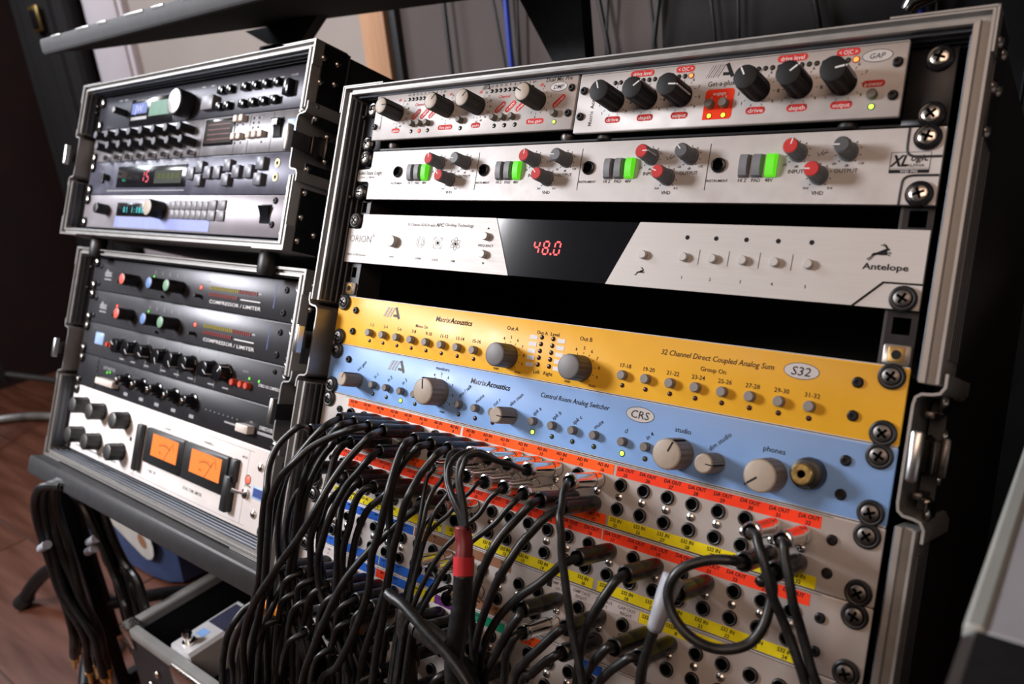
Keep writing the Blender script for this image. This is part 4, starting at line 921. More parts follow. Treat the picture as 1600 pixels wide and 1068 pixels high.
('PB4 0 4',(4,0,4,'b'),2.7,[(86,-50,-244),(77,-46,-258),(69,-40,-278),(59,-30,-305),(52,-21,-334),(48,-14,-363)]),
('PB4 0 5',(4,0,5,'b'),2.7,[(104,-50,-244),(94,-46,-258),(83,-35,-280),(73,-23,-307),(68,-14,-336)]),
('PB4 0 6',(4,0,6,'b'),2.7,[(121,-50,-244),(114,-46,-257),(103,-35,-279),(93,-23,-306),(88,-14,-334)]),
('PB4 0 7',(4,0,7,'b'),2.7,[(139,-50,-244),(134,-46,-256),(124,-35,-277),(115,-23,-304),(110,-14,-331)]),
('PB4 0 9',(4,0,9,'b'),2.7,[(174,-50,-243),(168,-44,-256),(151,-26,-281),(141,-14,-308)]),
('PB4 0 10',(4,0,10,'b'),2.7,[(192,-50,-243),(182,-44,-257),(166,-26,-282),(156,-14,-309)]),
('PB4 0 11',(4,0,11,'b'),2.7,[(209,-50,-243),(200,-44,-257),(185,-26,-281),(177,-14,-307)]),
('PB4 1 2',(4,1,2,'b'),2.7,[(51,-50,-261),(44,-46,-275),(31,-35,-297),(19,-23,-327),(12,-14,-357)]),
('PB4 1 3',(4,1,3,'b'),2.7,[(68,-50,-261),(59,-46,-275),(46,-35,-298),(34,-23,-327),(26,-14,-358)]),
('PB4 1 5',(4,1,5,'b'),2.7,[(104,-50,-260),(94,-46,-275),(82,-35,-297),(72,-23,-325),(68,-14,-354)]),
('PB4 1 6',(4,1,6,'b'),2.7,[(121,-50,-260),(112,-44,-275),(93,-26,-301),(82,-14,-330)]),
('PB4 1 8',(4,1,8,'b'),2.7,[(156,-50,-260),(148,-44,-274),(131,-26,-300),(122,-14,-327)]),
('PB4 1 10',(4,1,10,'b'),2.7,[(192,-50,-260),(184,-44,-273),(168,-26,-298),(161,-14,-325)]),
('PB4 1 12',(4,1,12,'b'),2.7,[(227,-50,-259),(218,-44,-274),(203,-26,-298),(194,-14,-325)]),
('PB4 1 13',(4,1,13,'b'),2.7,[(244,-50,-259),(238,-44,-272),(224,-26,-297),(217,-14,-322)]),
('PB5 0 1',(5,0,1,'b'),2.7,[(33,-50,-289),(22,-46,-305),(8,-35,-329),(-5,-23,-360),(-12,-14,-391)]),
('PB5 0 3',(5,0,3,'b'),2.7,[(68,-50,-289),(56,-44,-305),(34,-26,-334),(22,-14,-365)]),
('PB5 0 5',(5,0,5,'b'),2.7,[(104,-50,-289),(94,-44,-304),(75,-26,-332),(64,-14,-361)]),
('PB5 0 8',(5,0,8,'b'),2.7,[(156,-50,-288),(148,-44,-303),(130,-26,-330),(121,-14,-358)]),
('PB5 0 10',(5,0,10,'b'),2.7,[(192,-50,-288),(186,-44,-301),(170,-26,-328),(162,-14,-355)]),
('PB5 0 11',(5,0,11,'b'),2.7,[(209,-50,-288),(200,-44,-302),(185,-26,-329),(178,-14,-355)]),
('PB5 0 13',(5,0,13,'b'),2.7,[(244,-50,-288),(240,-44,-300),(227,-26,-326),(219,-14,-352)]),
('PB5 0 15',(5,0,15,'b'),2.7,[(280,-50,-287),(274,-44,-300),(262,-26,-325),(256,-14,-350)]),
('diag',None,3.6,[(212,-96,-196),(218,-97,-197),(229,-98,-198),(244,-99,-203),(259,-99,-209),(271,-98,-214),(285,-97,-222),(292,-96,-228)]),
('left loop',None,2.9,[(34,-50,-240),(29,-55,-262),(25,-60,-270),(20,-65,-277),(17,-70,-288),(11,-70,-302),(10,-70,-316),(11,-70,-327),(16,-70,-344)]),
('left loop2',None,2.9,[(33,-46,-236),(29,-50,-256),(26,-54,-273),(23,-58,-284),(22,-60,-298),(20,-60,-312),(20,-60,-325),(25,-60,-342)]),
('left loop3',None,2.9,[(28,-30,-234),(28,-36,-258),(27,-41,-277),(24,-44,-297),(23,-44,-317),(28,-44,-345)]),
('snake',None,6.2,[(270,-92,-166),(270,-91,-174),(270,-89,-184),(269,-88,-196),(267,-85,-210),(266,-83,-224),(268,-80,-242)]),
('red',None,5.4,[(263,-91,-139),(264,-91,-144),(266,-91,-149),(268,-92,-156),(269,-92,-162),(270,-92,-167)])]

# ------------------------------------------------------------------ upper left case: four single-unit devices
K = 'black_ink'; WI = 'white_ink'; DI = 'dim_ink'
def lr(name, label, cat, fr, v0, v1, m, ear=True):
    d = Rack(name, label, cat, fr, -v1+0.4); b = panel_box(0.3, 482.3, -v1+0.4, -v0-0.4, m, 0, 2.5, 0.8); d.mesh('front_panel', b); chassis(d, -v1, -v0, depth=210)
    return d
def lscrews(d, v0, n=1):
    for u in (8.7, 473.9):
        for v in (v0+6.35, v0+44.45*n-6.35): rack_screw(d, u, -v, 0, 'nickel', 'black_gloss')
def keycap(d, u0, u1, v0, v1, m='key_dark', h=4.0, name='key'):
    b = MB(); b.box(u0, u1, -h, 0, -v1, -v0, m, 0.7); return d.mesh(name, b)
sm = lambda b, x0, x1, v0, v1, y, m: b.quad(x0, x1, -v1, -v0, y, m)

A = lr('sound_module', 'black sound module with green display and large silver wheel, topmost in the left stack', 'synthesizer', F_UPPER, 0, 44.45, 'panel_a'); lscrews(A, 0)
b = MB(); b.box(94, 210, -0.8, 0, -43.6, -8.5, 'black_gloss', 0.6); A.mesh('display_bezel', b)
b = MB(); b.box(146, 201, -1.3, -0.6, -33.2, -14.6, 'lcd_green'); A.mesh('display', b)
T = MB(); y = -0.9
sm(T, 97, 138, 14, 28, y, 'blue_print'); T.text('JW', 117, -21, 9, y-0.05, 'lilac', sx=1.2, bold=0.02); sm(T, 98, 140, 32, 36, y, DI); T.text('SOUND MODULE', 120, -10.6, 2.4, y, DI)
for u in (316, 333, 363.5, 383, 402.4, 423): sm(T, u-6.5, u+6.5, 9.0, 10.2, -0.12, DI); sm(T, u-6.5, u+6.5, 27.4, 28.6, -0.12, DI)
for u in (60, 75, 270, 290): sm(T, u-4, u+4, 6, 7.4, -0.12, DI)
T.text('VOLUME', 448, -9, 2, -0.12, DI); A.mesh('lettering', T)
knob(A, 82, -25.5, 0, 'small', 0); knob(A, 242, -27.4, 0, 'wheel', 0)
keycap(A, 284, 308, 20.5, 37, 'button_pale', 8, 'enter_key')
for u in (316, 333, 363.5, 383, 402.4, 423):
    for v in (15.4, 34): keycap(A, u-5.6, u+5.6, v-4.2, v+4.2, 'black_gloss', 6)
keycap(A, 441, 451, 15, 32, 'black_gloss', 8, 'slide_switch')

B = lr('tone_unit', 'grey unit with two rows of black knobs, second from top in the left stack', 'synthesizer', F_UPPER, 44.45, 88.9, 'panel_b'); lscrews(B, 44.45)
for i in range(8):
    u1 = 34+i*31.2; knob(B, u1+8, -57.2, 0, 'syn', 0)
    knob(B, u1+16, -72.6, 0, 'syn', 0)
    b_ = MB(); button(B, u1+18, -85.2, 0, 3.3, 7, 'chrome', 'shaft_button')
b = MB(); b.box(288, 351, -0.8, 0, -77.6, -46.6, 'black_gloss', 1); b.box(291, 348, -1.1, -0.7, -74.6, -49.6, 'bronze_glass'); B.mesh('display', b)
T = MB()
for u in (283, 353, 379.5, 422.5): sm(T, u, u+0.7, 46, 88, -0.12, K)
for i in range(4):
    for u in (386, 396): T.disc(u, -50.4-i*5.2, 1.5, -0.14, K, 10); sm(T, u+3, u+6, 49.8+i*5.2, 50.8+i*5.2, -0.12, DI)
for u, v in ((355, 56), (366, 56), (355, 76), (366, 76), (406, 77)): T.disc(u, -v, 1.4, -0.14, K, 10)
for i in range(8): sm(T, 45+i*31.2, 57+i*31.2, 79.6, 80.6, -0.12, DI)
for r in range(4): sm(T, 296, 343, 53+r*5.6, 53.8+r*5.6, -1.15, 'red_cell')
B.mesh('lettering', T)
for u, v in ((357, 50.4), (368, 50.2), (357, 70), (368, 69.8), (386.5, 69.6), (397.6, 69.4), (409, 69.3)): keycap(B, u-3.6, u+3.6, v-3.6, v+3.6, 'ivory', 6, 'small_key')
b = MB(); b.box(426, 442, -0.8, 0, -74, -52.5, 'black_metal', 0.6); b.prism([(427.5, -73), (440.5, -73), (440.5, -54), (427.5, -54)], -1.5, 0, 'black_gloss'); B.mesh('switch_frame', b)
b = MB(); b.add([(428, -1.5, -72.5), (440, -1.5, -72.5), (428, -6.5, -55), (440, -6.5, -55), (428, -1, -54), (440, -1, -54), (428, -2.5, -63), (440, -2.5, -63)], [(0, 1, 7, 6), (6, 7, 3, 2), (2, 3, 5, 4), (0, 6, 2, 4), (1, 5, 3, 7)], 'black_gloss'); b.quad(429.5, 438.5, -62, -56, -6.3, 'nickel'); B.mesh('power_switch', b)
b = MB(); b.box(448, 468, -0.5, 0, -68, -55.2, 'sticker_blue', 0.4); o = B.mesh('sticker', b); tag(o, 'pale blue sticker')

Cc = lr('effects_unit', 'grey effects unit with red number display, third from top in the left stack', 'effects unit', F_UPPER, 88.9, 133.35, 'panel_c'); lscrews(Cc, 88.9)
b = MB(); b.box(86, 263, -1.0, 0, -124, -96.4, 'black_gloss', 0.8); b.box(188, 254, -1.4, -0.8, -119.5, -103.5, 'lcd_dark'); Cc.mesh('display', b)
b = MB(); seven(b, '15', 153, -117, 13, -1.15, 'seg_pink'); Cc.mesh('digits', b)
T = MB(); sm(T, 98, 116, 105, 110, -1.1, 'bronze_glass'); T.text('MIDI', 107, -114.6, 3, -1.12, 'tape_green')
for i in range(9): sm(T, 90+i*20, 102+i*20, 92.2, 93.6, -0.12, DI)
sm(T, 60, 262, 127.4, 128.4, -0.12, DI)
for i in range(5): sm(T, 196+i*11, 203+i*11, 107, 114, -1.42, 'led_off_green')
Cc.mesh('lettering', T)
for u0, u1, v0, v1 in ((272, 286.5, 102, 116.5), (291, 304, 95.5, 109), (290, 304, 111, 124.4), (309, 323, 102, 116), (329, 343, 102, 116.2), (348.5, 362, 95.3, 108.6), (347.5, 361.5, 111, 124.3), (367, 381, 102, 116), (390, 404.5, 102, 116.4), (411, 425, 94.4, 107.8), (410, 424, 111.3, 124.4)): keycap(Cc, u0, u1, v0, v1, 'key_dark', 5.5)
keycap(Cc, 43, 47.5, 104, 118, 'black_gloss', 3, 'slider'); button(Cc, 58, -110.6, 0, 4.5, 8, 'black_plastic')
for v in (100.6, 115.2):
    b = MB(); b.lathe([(4.4, 0), (4.4, 0.8), (2.4, 0.8), (2.3, 0.2), (0, 0.15)], (442.8, 0, -v), 'brass', 18); b.disc(442.8, -v, 2.2, -0.3, K, 14); Cc.mesh('jack_socket', b)

D = lr('reverb_unit', 'pale grey unit with cyan display and beige faced wheel, lowest in the upper left case', 'effects unit', F_UPPER, 133.35, 177.8, 'panel_d'); lscrews(D, 133.35)
b = MB(); b.box(97, 330, -0.35, 0, -175.5, -161.8, 'lilac'); o = D.mesh('colour_band', b); tag(o, 'lilac band')
b = MB(); b.box(100, 188, -1.0, 0, -161, -143.6, 'black_gloss', 0.6); D.mesh('display', b)
b = MB(); T = b
for i, t in enumerate('01 1:08b'): T.text(t, 121+i*7, -152.6, 7.2, -1.1, 'seg_cyan', sx=0.85)
D.mesh('digits', b)
T = MB(); sm(T, 100, 180, 138.6, 139.8, -0.12, DI); sm(T, 251, 252.2, 139, 163, -0.12, K); D.mesh('lettering', T)
knob(D, 219, -153, 0, 'wheel2', 0); knob(D, 72, -154, 0, 'pow', 0)
for i in range(7):
    for j in range(2): keycap(D, 238+i*12.3 if i else 236, 249.2+i*12.3, 141+j*10.8, 151.4+j*10.8, 'button_pale', 1.8)
for u in (325, 344):
    for j in range(2): keycap(D, u, u+15, 139.4+j*12, 151+j*12, 'button_pale', 2.0)
b = MB(); b.box(427, 445, -1, 0, -163.5, -143.5, 'black_metal', 0.6); b.add([(428.5, -1.2, -162), (443.5, -1.2, -162), (428.5, -6.5, -146), (443.5, -6.5, -146), (428.5, -1, -144.5), (443.5, -1, -144.5), (428.5, -2.4, -154), (443.5, -2.4, -154)], [(0, 1, 7, 6), (6, 7, 3, 2), (2, 3, 5, 4), (0, 6, 2, 4), (1, 5, 3, 7)], 'black_gloss'); D.mesh('power_switch', b)
for v in (139.6, 164.4): allen(D, 450, -v, 0, 3.4)

# ------------------------------------------------------------------ lower left case
DB = []
for q in range(2):
    v0 = 44.45*q
    d = lr('compressor', ('dark grey compressor with coral, blue and green capped knobs, first under the lower case rim', 'dark grey compressor with coral, blue and green capped knobs, second unit in the lower case')[q], 'compressor', F_LOWER, v0, v0+44.45, 'panel_charcoal'); lscrews(d, v0); DB.append(d)
    T = MB(); y = -0.12
    T.text('dbx', 46, -(v0+19), 9, y, DI, bold=0.03); sm(T, 36, 56, v0+27, v0+28.6, y, DI)
    T.text('COMPRESSOR / LIMITER', 357, -(v0+35), 3.8, y, WI, sx=1.75)
    for i in range(6): sm(T, 172+i*18, 173+i*18, v0+8, v0+13, y, DI)
    sm(T, 368, 406, v0+27.4, v0+28.6, y, WI); sm(T, 400, 406, v0+18, v0+20, y, DI); sm(T, 290, 302, v0+12, v0+13.4, y, DI); sm(T, 430, 431.5, v0+6, v0+32, y, 'blue_print')
    d.mesh('lettering', T)
    b = MB()
    for i in range(24): b.box(304+i*4.0, 306.9+i*4.0, -0.9, 0, -(v0+21.6), -(v0+17.4), 'yellow_cell' if i < 15 else 'red_cell')
    for i in range(15): b.box(304+i*4.0, 306.9+i*4.0, -0.9, 0, -(v0+29.0), -(v0+25.2), 'red_cell')
    d.mesh('level_meter', b)
    for u, kk in ((130, 'fader_r'), (200, 'fader_b'), (242, 'fader_g')): knob(d, u, -(v0+24.6), 0, kk, 0)
    led(d, 284, -(v0+20.5), 0, 2.6, 'led_red'); led(d, 171, -(v0+15.6), 0, 1.9, 'led_green_dim'); led(d, 86, -(v0+16.4), 0, 1.8, 'led_red' if q else 'led_off_red')
    button(d, 92, -(v0+28), 0, 2.6, 9, 'black_plastic'); button(d, 110, -(v0+29), 0, 2.6, 9, 'black_plastic'); button(d, 285, -(v0+31), 0, 2.2, 8, 'black_plastic'); button(d, 200, -(v0+39), 0, 1.8, 4, 'black_plastic')
    for u in (22, 450.4):
        for v in (11, 35): allen(d, u, -(v0+v), 0, 3.4)
CP = lr('bus_compressor', 'charcoal compressor with large black knobs and three orange buttons, third in the lower case', 'compressor', F_LOWER, 88.9, 133.35, 'panel_cmp'); lscrews(CP, 88.9)
T = MB(); T.text('STEREO VCA COMPRESSOR', 447, -114.6, 3.0, y, WI, sx=0.75)
for i in range(5): sm(T, 182+i*40, 182.7+i*40, 91, 131, y, DI)
for u in (121, 151, 186, 228, 260, 292, 336, 366): dial(T, u, -111, 12, y, DI, -130, 130, 9, 1.4, 0.5); sm(T, u-6, u+6, 127, 128.6, y, DI)
T.text('RELEASE', 400, -104, 2, y, DI); CP.mesh('lettering', T)
for u, a in ((121, -60), (151, 130), (186, 120), (228, 150), (260, 140), (292, 120), (336, 120), (366, 40)): knob(CP, u, -111, 0, 'cmp', a)
for u in (378+14, 396+12, 407+12): button(CP, u-8, -118.4, 0, 3.8, 6, 'orange_button')
for u in (84, 96): button(CP, u, -113.5, 0, 3.2, 6, 'orange_button')
led(CP, 409, -110.6, 0, 1.8, 'led_green_dim'); led(CP, 427, -111, 0, 1.8, 'led_green_dim')
b = MB(); b.box(38, 62, -0.5, 0, -117, -101, 'sticker_blue', 0.4); o = CP.mesh('sticker', b); tag(o, 'pale blue sticker')
for u in (450, 456):
    for v in (97, 125): allen(CP, 452, -v, 0, 2.6) if u == 450 else None
OV = lr('tape_saturator', 'near black unit with small chrome tipped knobs and white buttons, fourth in the lower case', 'processor', F_LOWER, 133.35, 177.8, 'panel_ovr'); lscrews(OV, 133.35)
T = MB(); sm(T, 57, 60, 134, 177, y, 'nickel'); T.text('OVERSTAYER', 452, -157.6, 3.8, y, WI, sx=0.72); sm(T, 438, 468, 162, 165, y, DI); T.text('SATURATOR', 92, -145, 4, y, DI)
for u in (146, 187, 226, 266, 307): dial(T, u, -152, 10.6, y, DI, -140, 140, 9, 1.2, 0.45); sm(T, u-5, u+5, 168, 172, y, DI)
for i in range(8): T.disc(335+i*9, -157, 0.8, y, DI, 8)
sm(T, 375, 410, 162.5, 164.5, y, DI); T.text('MIX', 425, -155, 2.2, y, DI); OV.mesh('lettering', T)
for u in (146, 187, 226, 266, 307):
    k_ = knob(OV, u, -152.4, 0, 'ovr', 0); sub(k_, 'knob_tip', cached('tip', lambda: (lambda m: (m.lathe([(3.0, 13.9), (3.0, 15.6), (2.2, 16.4), (0, 16.4)], (0, 0, 0), 'chrome', 14), m.mesh('knob_tip'))[1])(MB())))
keycap(OV, 76, 124, 158.5, 166.5, 'ivory', 9, 'rocker_button'); keycap(OV, 410, 432, 158.5, 167, 'ivory', 9, 'rocker_button')
led(OV, 88, -150.4, 0, 1.8, 'led_green_dim'); led(OV, 96, -149, 0, 1.8, 'led_green_dim')

LM = lr('tube_limiter', 'cream tube limiter with two lit orange needle meters above the grey beam', 'limiter', F_LOWER, 177.8, 266.7, 'panel_lim'); lscrews(LM, 177.8, 2)
T = MB()
T.text('DUAL TUBE LIMITER', 334, -251, 3.4, y, K, sx=0.9); T.text('TUBE  TIP', 240, -250, 3.0, y, K); T.text('CHANNEL 1', 262, -193.4, 2.6, y, K); T.text('CHANNEL 2', 352, -192.4, 2.6, y, K); T.text('METER', 424, -193, 2.2, y, K); T.text('POWER', 437, -221, 2, y, K)
for a, e, c, g in ((196, 197, 186, 262), (431, 431.6, 184, 262)): sm(T, a, e, c, g, y, DI)
sm(T, 190, 440, 184, 184.6, y, DI); sm(T, 190, 440, 262, 262.6, y, DI)
for u in (44, 94, 160):
    for v in (202, 242): dial(T, u, -v, 13.5, y, K, -140, 140, 11, 1.6, 0.5)
T.disc(178, -222, 3.0, y, 'bronze_glass', 14); sm(T, 30, 150, 257, 259.4, y, DI); LM.mesh('lettering', T)
for u in (44, 94, 160):
    for v in (202, 242):
        k_ = knob(LM, u, -v, 0, 'lim', 0)
for u, v0, v1 in ((201, 198, 255),): 
    b = MB(); b.box(u, u+11, -7, 0, -v1, -v0, 'black_plastic', 1); LM.mesh('grab_handle', b)
b = MB(); b.box(407, 417.5, -6, 0, -222, -197.5, 'black_plastic', 1); b.box(403.5, 415, -9, 0, -254.5, -216, 'black_plastic', 1); LM.mesh('grab_handle', b)
for u0, u1 in ((224, 311), (312.5, 402)):
    b = MB(); b.box(u0, u1, -6, 0, -240, -198, 'black_plastic', 1.5); hsg = LM.mesh('meter_housing', b)
    f0, f1 = u0+18, u1-10
    b = MB(); b.box(f0, f1, -6.5, -5.8, -228.5, -202.5, 'vu_orange'); face = LM.mesh('meter_face', b); tag(face, 'lit orange meter face')
    b = MB(); arc(b, (f0+f1)/2, -236, 24, 62, 118, 0.6, -6.6, K, 16, 1.0); cx = (f0+f1)/2
    b.line(cx+2, -228.3, cx+17, -208, 0.7, -6.7, K); b.line(f1-12, -205, f1-8, -215, 1.0, -6.62, 'tape_red'); b.text('VU', cx-8, -222, 3, -6.6, K)
    for i in range(9):
        a = math.radians(62+7*i); b.line(cx+24*math.cos(a), -236+24*math.sin(a), cx+27*math.cos(a), -236+27*math.sin(a), 0.5, -6.6, K)
    LM.mesh('needle_and_scale', b)
led(LM, 435.3, -214.6, 0, 4.0, 'led_red', 'nickel')
b = MB(); b.lathe([(5.5, 0), (5.5, 2.5), (3.6, 3.5), (0, 3.6)], (436, 0, -229), 'nickel', 18); b.tube([(436, -3, -229), (433, -9, -227.5), (430, -15, -226)], [1.5, 1.8, 2.6], 'chrome', 10); LM.mesh('toggle_switch', b)
b = MB(); b.box(446, 473, -0.5, 0, -231, -218, 'sticker_blue', 0.4); b.quad(448, 471, -229, -220, -0.55, 'blue_print'); o = LM.mesh('maker_plate', b); tag(o, 'blue and white plate')
for v in (197.4, 246.4):
    b = MB(); b.lathe([(4.5, 0), (4.3, 1.5), (2.6, 2.8), (0, 3.2)], (454.8, 0, -v), 'nickel', 18); LM.mesh('panel_screw', b)

# ------------------------------------------------------------------ the stand below the left stack
b = MB()
st = bpy.data.objects.new('rack_stand', None); C.objects.link(st); st.location = Vector((-310, -100, FZ))*S
tag(st, 'dark grey steel stand with beam carrying the left stack of rack cases', 'stand')
def wpart(parent, name, b, org):
    b.v = [(x-org[0], y-org[1], z-org[2]) for x, y, z in b.v]; return obj(name, b, parent)
so = (-310, -100, FZ)
RW = lambda p: tuple(LEAN @ Vector(p))
b = MB(); b.box(-585, -45, -8, 22, -297, -272.5, 'stand_grey', 2); b.v = [RW(p) for p in b.v]; wpart(st, 'front_beam', b, so)
b = MB(); b.box(-585, -45, 280, 312, -297, -272.5, 'stand_grey', 2); b.v = [RW(p) for p in b.v]; wpart(st, 'rear_beam', b, so)
for x in (-585, -75):
    b = MB(); b.box(x, x+30, 22, 280, -297, -272.5, 'stand_grey', 2); b.v = [RW(p) for p in b.v]; wpart(st, 'side_beam', b, so)
for x in (-556, -62):
    for yy, zt_ in ((-104, -262),):
        b = MB(); b.box(x-9, x+9, yy-9, yy+9, FZ, zt_, 'black_metal', 2); wpart(st, 'leg', b, so)
    b = MB(); b.box(x-9, x+9, -94, 164, FZ+2, FZ+20, 'black_metal', 2); wpart(st, 'foot_bar', b, so)

# stand under the right case, mostly out of the frame
st2 = bpy.data.objects.new('rack_stand', None); C.objects.link(st2); st2.location = Vector((241, 0, FZ))*S
tag(st2, 'black cradle under the tall right rack case, mostly below the frame', 'stand')
b = MB(); pts = [RW((0, -10, -561)), RW((0, 320, -561))]
for x in (0, 440):
    b = MB(); v = [(x, pts[0][1], FZ), (x, pts[1][1], FZ), (x, pts[1][1], pts[1][2]), (x, pts[0][1], pts[0][2])]; v = v + [(a+40, c, e) for a, c, e in v]
    b.add(v, [(0, 1, 2, 3), (7, 6, 5, 4), (0, 4, 5, 1), (1, 5, 6, 2), (2, 6, 7, 3), (3, 7, 4, 0)], 'black_metal'); wpart(st2, 'cradle_side', b, (241, 0, FZ))

# ------------------------------------------------------------------ desk above and behind the racks
dk = bpy.data.objects.new('desk', None); C.objects.link(dk); dk.location = Vector((0, 450, FZ))*S
tag(dk, 'black desk with worn grey front edge above the left rack stack', 'desk')
do = (0, 450, FZ)
b = MB(); b.slab([(-722, 114), (700, 114), (700, 860 if False else 790), (-80, 484), (-696, 166)], 281, 299, 'desk_black'); wpart(dk, 'desk_top', b, do)
b = MB(); b.box(-733, 700, 102, 114, 279, 300.5, 'foam_grey', 2.5)
wpart(dk, 'edge_band', b, do)
for x, w in ((-690, 30), (-610, 40), (-545, 26), (-470, 50), (-400, 30), (-330, 40)):
    b = MB(); b.box(x, x+w, 101.4, 104, 297.5, 301, 'steel_grey', 0.8); o = wpart(dk, 'worn_patch', b, do); tag(o, 'torn pale patch of the edge band')
b = MB(); b.prism([(-102, 281), (-48, 203-20), (-44, 120), (0, 120), (-2, 281)], 440, 462, 'black_metal'); wpart(dk, 'bracket', b, do)
b = MB(); b.box(-48, -2, 440, 462, FZ, 122, 'black_metal', 2); wpart(dk, 'leg', b, do)
b = MB(); b.prism([(-500, 281), (-452, 258), (-380, 250), (-330, 281)], 296, 316, 'black_metal'); wpart(dk, 'bracket', b, do)
b = MB(); b.box(600, 650, 640, 690, FZ, 281, 'black_metal', 2); wpart(dk, 'leg', b, do)
b = MB(); b.box(-640, -610, 140, 165, FZ, 281, 'black_metal', 2) if False else b.box(-452, -420, 280, 300, FZ, 255, 'black_metal', 2); wpart(dk, 'leg', b, do)

# ------------------------------------------------------------------ cables
def plug_mesh(kind):
    def f():
        b = MB()
        if kind == 'c':
            b.lathe([(3.4, 0.3), (4.6, 0.8), (5.2, 1.6), (5.35, 4), (5.35, 10.5), (5.0, 11), (5.0, 11.8), (5.35, 12.3), (5.35, 33), (5.6, 34), (5.6, 36.5), (5.1, 37.6), (4.3, 37.8), (4.1, 36), (4.0, 30)], (0, 0, 0), 'chrome', 24)
            b.lathe([(4.0, 30.2), (0, 30)], (0, 0, 0), 'black_ink', 16)
        else:
            b.lathe([(3.4, 0.3), (4.8, 0.8), (5.3, 1.8), (5.5, 5), (5.5, 24), (5.2, 24.6), (5.2, 25.4), (5.6, 26), (5.7, 40), (5.5, 42), (4.6, 42.6), (4.2, 41.5), (4.1, 34)], (0, 0, 0), 'plug_black', 24)
            b.lathe([(4.1, 34.2), (0, 34)], (0, 0, 0), 'black_ink', 16)
        b.lathe([(2.9, -13), (2.9, 0.8)], (0, 0, 0), 'nickel', 12)
        return b.mesh('plug', 30)
    return cached(('plug', kind), f)
def jack_at(pb, row, col): return JU[col-1], -88.9-44.45*(pb-1)-(14.6 if row == 0 else 30.9)
ROWN = ('upper', 'lower'); ORD = ('', 'top', 'second', 'third', 'fourth', 'fifth')
def cable_points(pl, pts):
    p = []
    if pl:
        u, z = jack_at(*pl[:3]); L = 30 if pl[3] == 'c' else 34
        p += [(u, -L, z), (u, -(L+9), z-0.3)]
    p = p + [tuple(q) for q in pts]
    x, y_, z = p[-1]
    if z < -225 and pl: p += [(x+4, y_-2, z-80), (x+8, y_-8, z-190)]      # the cords run on below the frame
    return p
def cable_label(tag_, pl):
    pb, row, col, k = pl; kd = 'chrome' if k == 'c' else 'black'
    NTH = 'first second third fourth fifth sixth seventh eighth ninth tenth eleventh twelfth thirteenth fourteenth fifteenth sixteenth seventeenth eighteenth nineteenth twentieth twenty-first twenty-second twenty-third twenty-fourth'.split()
    return 'black patch cable with %s plug in %s %s socket of %s patchbay from the top' % (kd, NTH[col-1], ROWN[row], ('', 'first', 'second', 'third', 'fourth', 'fifth')[pb])
GROUPS = {'snake_a': ('AD IN 11', 'AD IN 12', 'AD IN 13', 'AD IN 14'), 'snake_b': ('AD IN 25', 'AD IN 26', 'AD IN 27', 'AD IN 28', 'AD IN 29', 'AD IN 30', 'DA OUT 10', 'PB3 9', 'PB3 10', 'PB3 11')}
CD = {c[0]: c for c in CAB}
def add_cable(parent, cname, c, mat='rubber', plug_parent=None):
    t_, pl, r, pts = c
    b = MB(); P = spline(cable_points(pl, pts), 5)
    b.tube(P, r, mat, 8 if r < 4 else 14)
    b.v = [(x, y_, z) for x, y_, z in b.v]
    o = obj(cname, b, parent, sharp=180)
    if pl:
        u, z = jack_at(*pl[:3]); q = link('plug', plug_mesh(pl[3]), plug_parent or o, (u, 0, z)) if not parent else link('plug', plug_mesh(pl[3]), o, (u, 0, z))
        if pl[3] == 'c': tag(q, 'chrome plug')
    return o
def rack_root(name, label, cat, group=None):
    e = bpy.data.objects.new(name, None); C.objects.link(e); e.matrix_world = F_RIGHT.copy(); e.empty_display_size = 0.02
    return tag(e, label, cat, group)
taken = sum(GROUPS.values(), ()) + ('snake', 'red', 'diag', 'left loop', 'left loop2', 'left loop3')
for c in CAB:
    if c[0] in taken: continue
    lab = cable_label(c[0], c[1])
    if c[0] == 'S32 IN 31': lab = 'black patch cable hanging as an open ring between the last two sockets of first patchbay'
    e = rack_root('patch_cable', lab, 'cable', 'patch cables')
    add_cable(e, 'cord', c, 'rubber')
    if c[0] == 'S32 IN 31':
        u, z = jack_at(1, 1, 24); link('plug', plug_mesh('b'), e, (u, 0, z))
        b = MB(); b.tube(spline([c[3][-1], (u-4, -52, z-6), (u, -40, z)], 5), 2.9, 'rubber', 8); obj('cord', b, e, sharp=180)
    if c[0] == 'DA OUT 21':
        p = c[3]; b = MB(); b.tube(spline([(p[0][0]+1, p[0][1]-1, p[0][2]+6), p[1], p[2], p[3]], 4), [6.4-0.16*i for i in range(13)], 'shrink_grey', 12); o = obj('heat_shrink_joint', b, e, sharp=180); tag(o, 'pale grey heat shrink joint')
e = rack_root('multicore_snake', 'thick black multicore snake with red heat shrink fanning into chrome plugs', 'cable')
add_cable(e, 'sheath', CD['snake']); o = add_cable(e, 'heat_shrink', CD['red'], 'shrink_red'); tag(o, 'dark red heat shrink sleeve')
b = MB(); P = CD['red'][3]; b.tube([P[3], P[4], P[5]], 6.6, 'shrink_bright', 16); o = obj('heat_shrink_band', b, e, sharp=60); tag(o, 'bright red heat shrink band')
for n in GROUPS['snake_a']: add_cable(e, 'lead', CD[n])
e = rack_root('multicore_snake', 'black multicore snake of thin leads gathered at the bottom centre, plugged below the chrome row', 'cable')
for n in GROUPS['snake_b']: add_cable(e, 'lead', CD[n])
b = MB(); b.tube(spline([(199, -58, -214), (198, -58, -221), (197, -56, -232), (197, -52, -246), (199, -46, -275)], 5), [4]*3+[7]*18, 'rubber_dusty', 14); obj('sheath', b, e, sharp=180)
e = rack_root('loose_cable', 'loose black cable crossing diagonally in front of the cable bunch at bottom centre', 'cable'); add_cable(e, 'cord', CD['diag'])
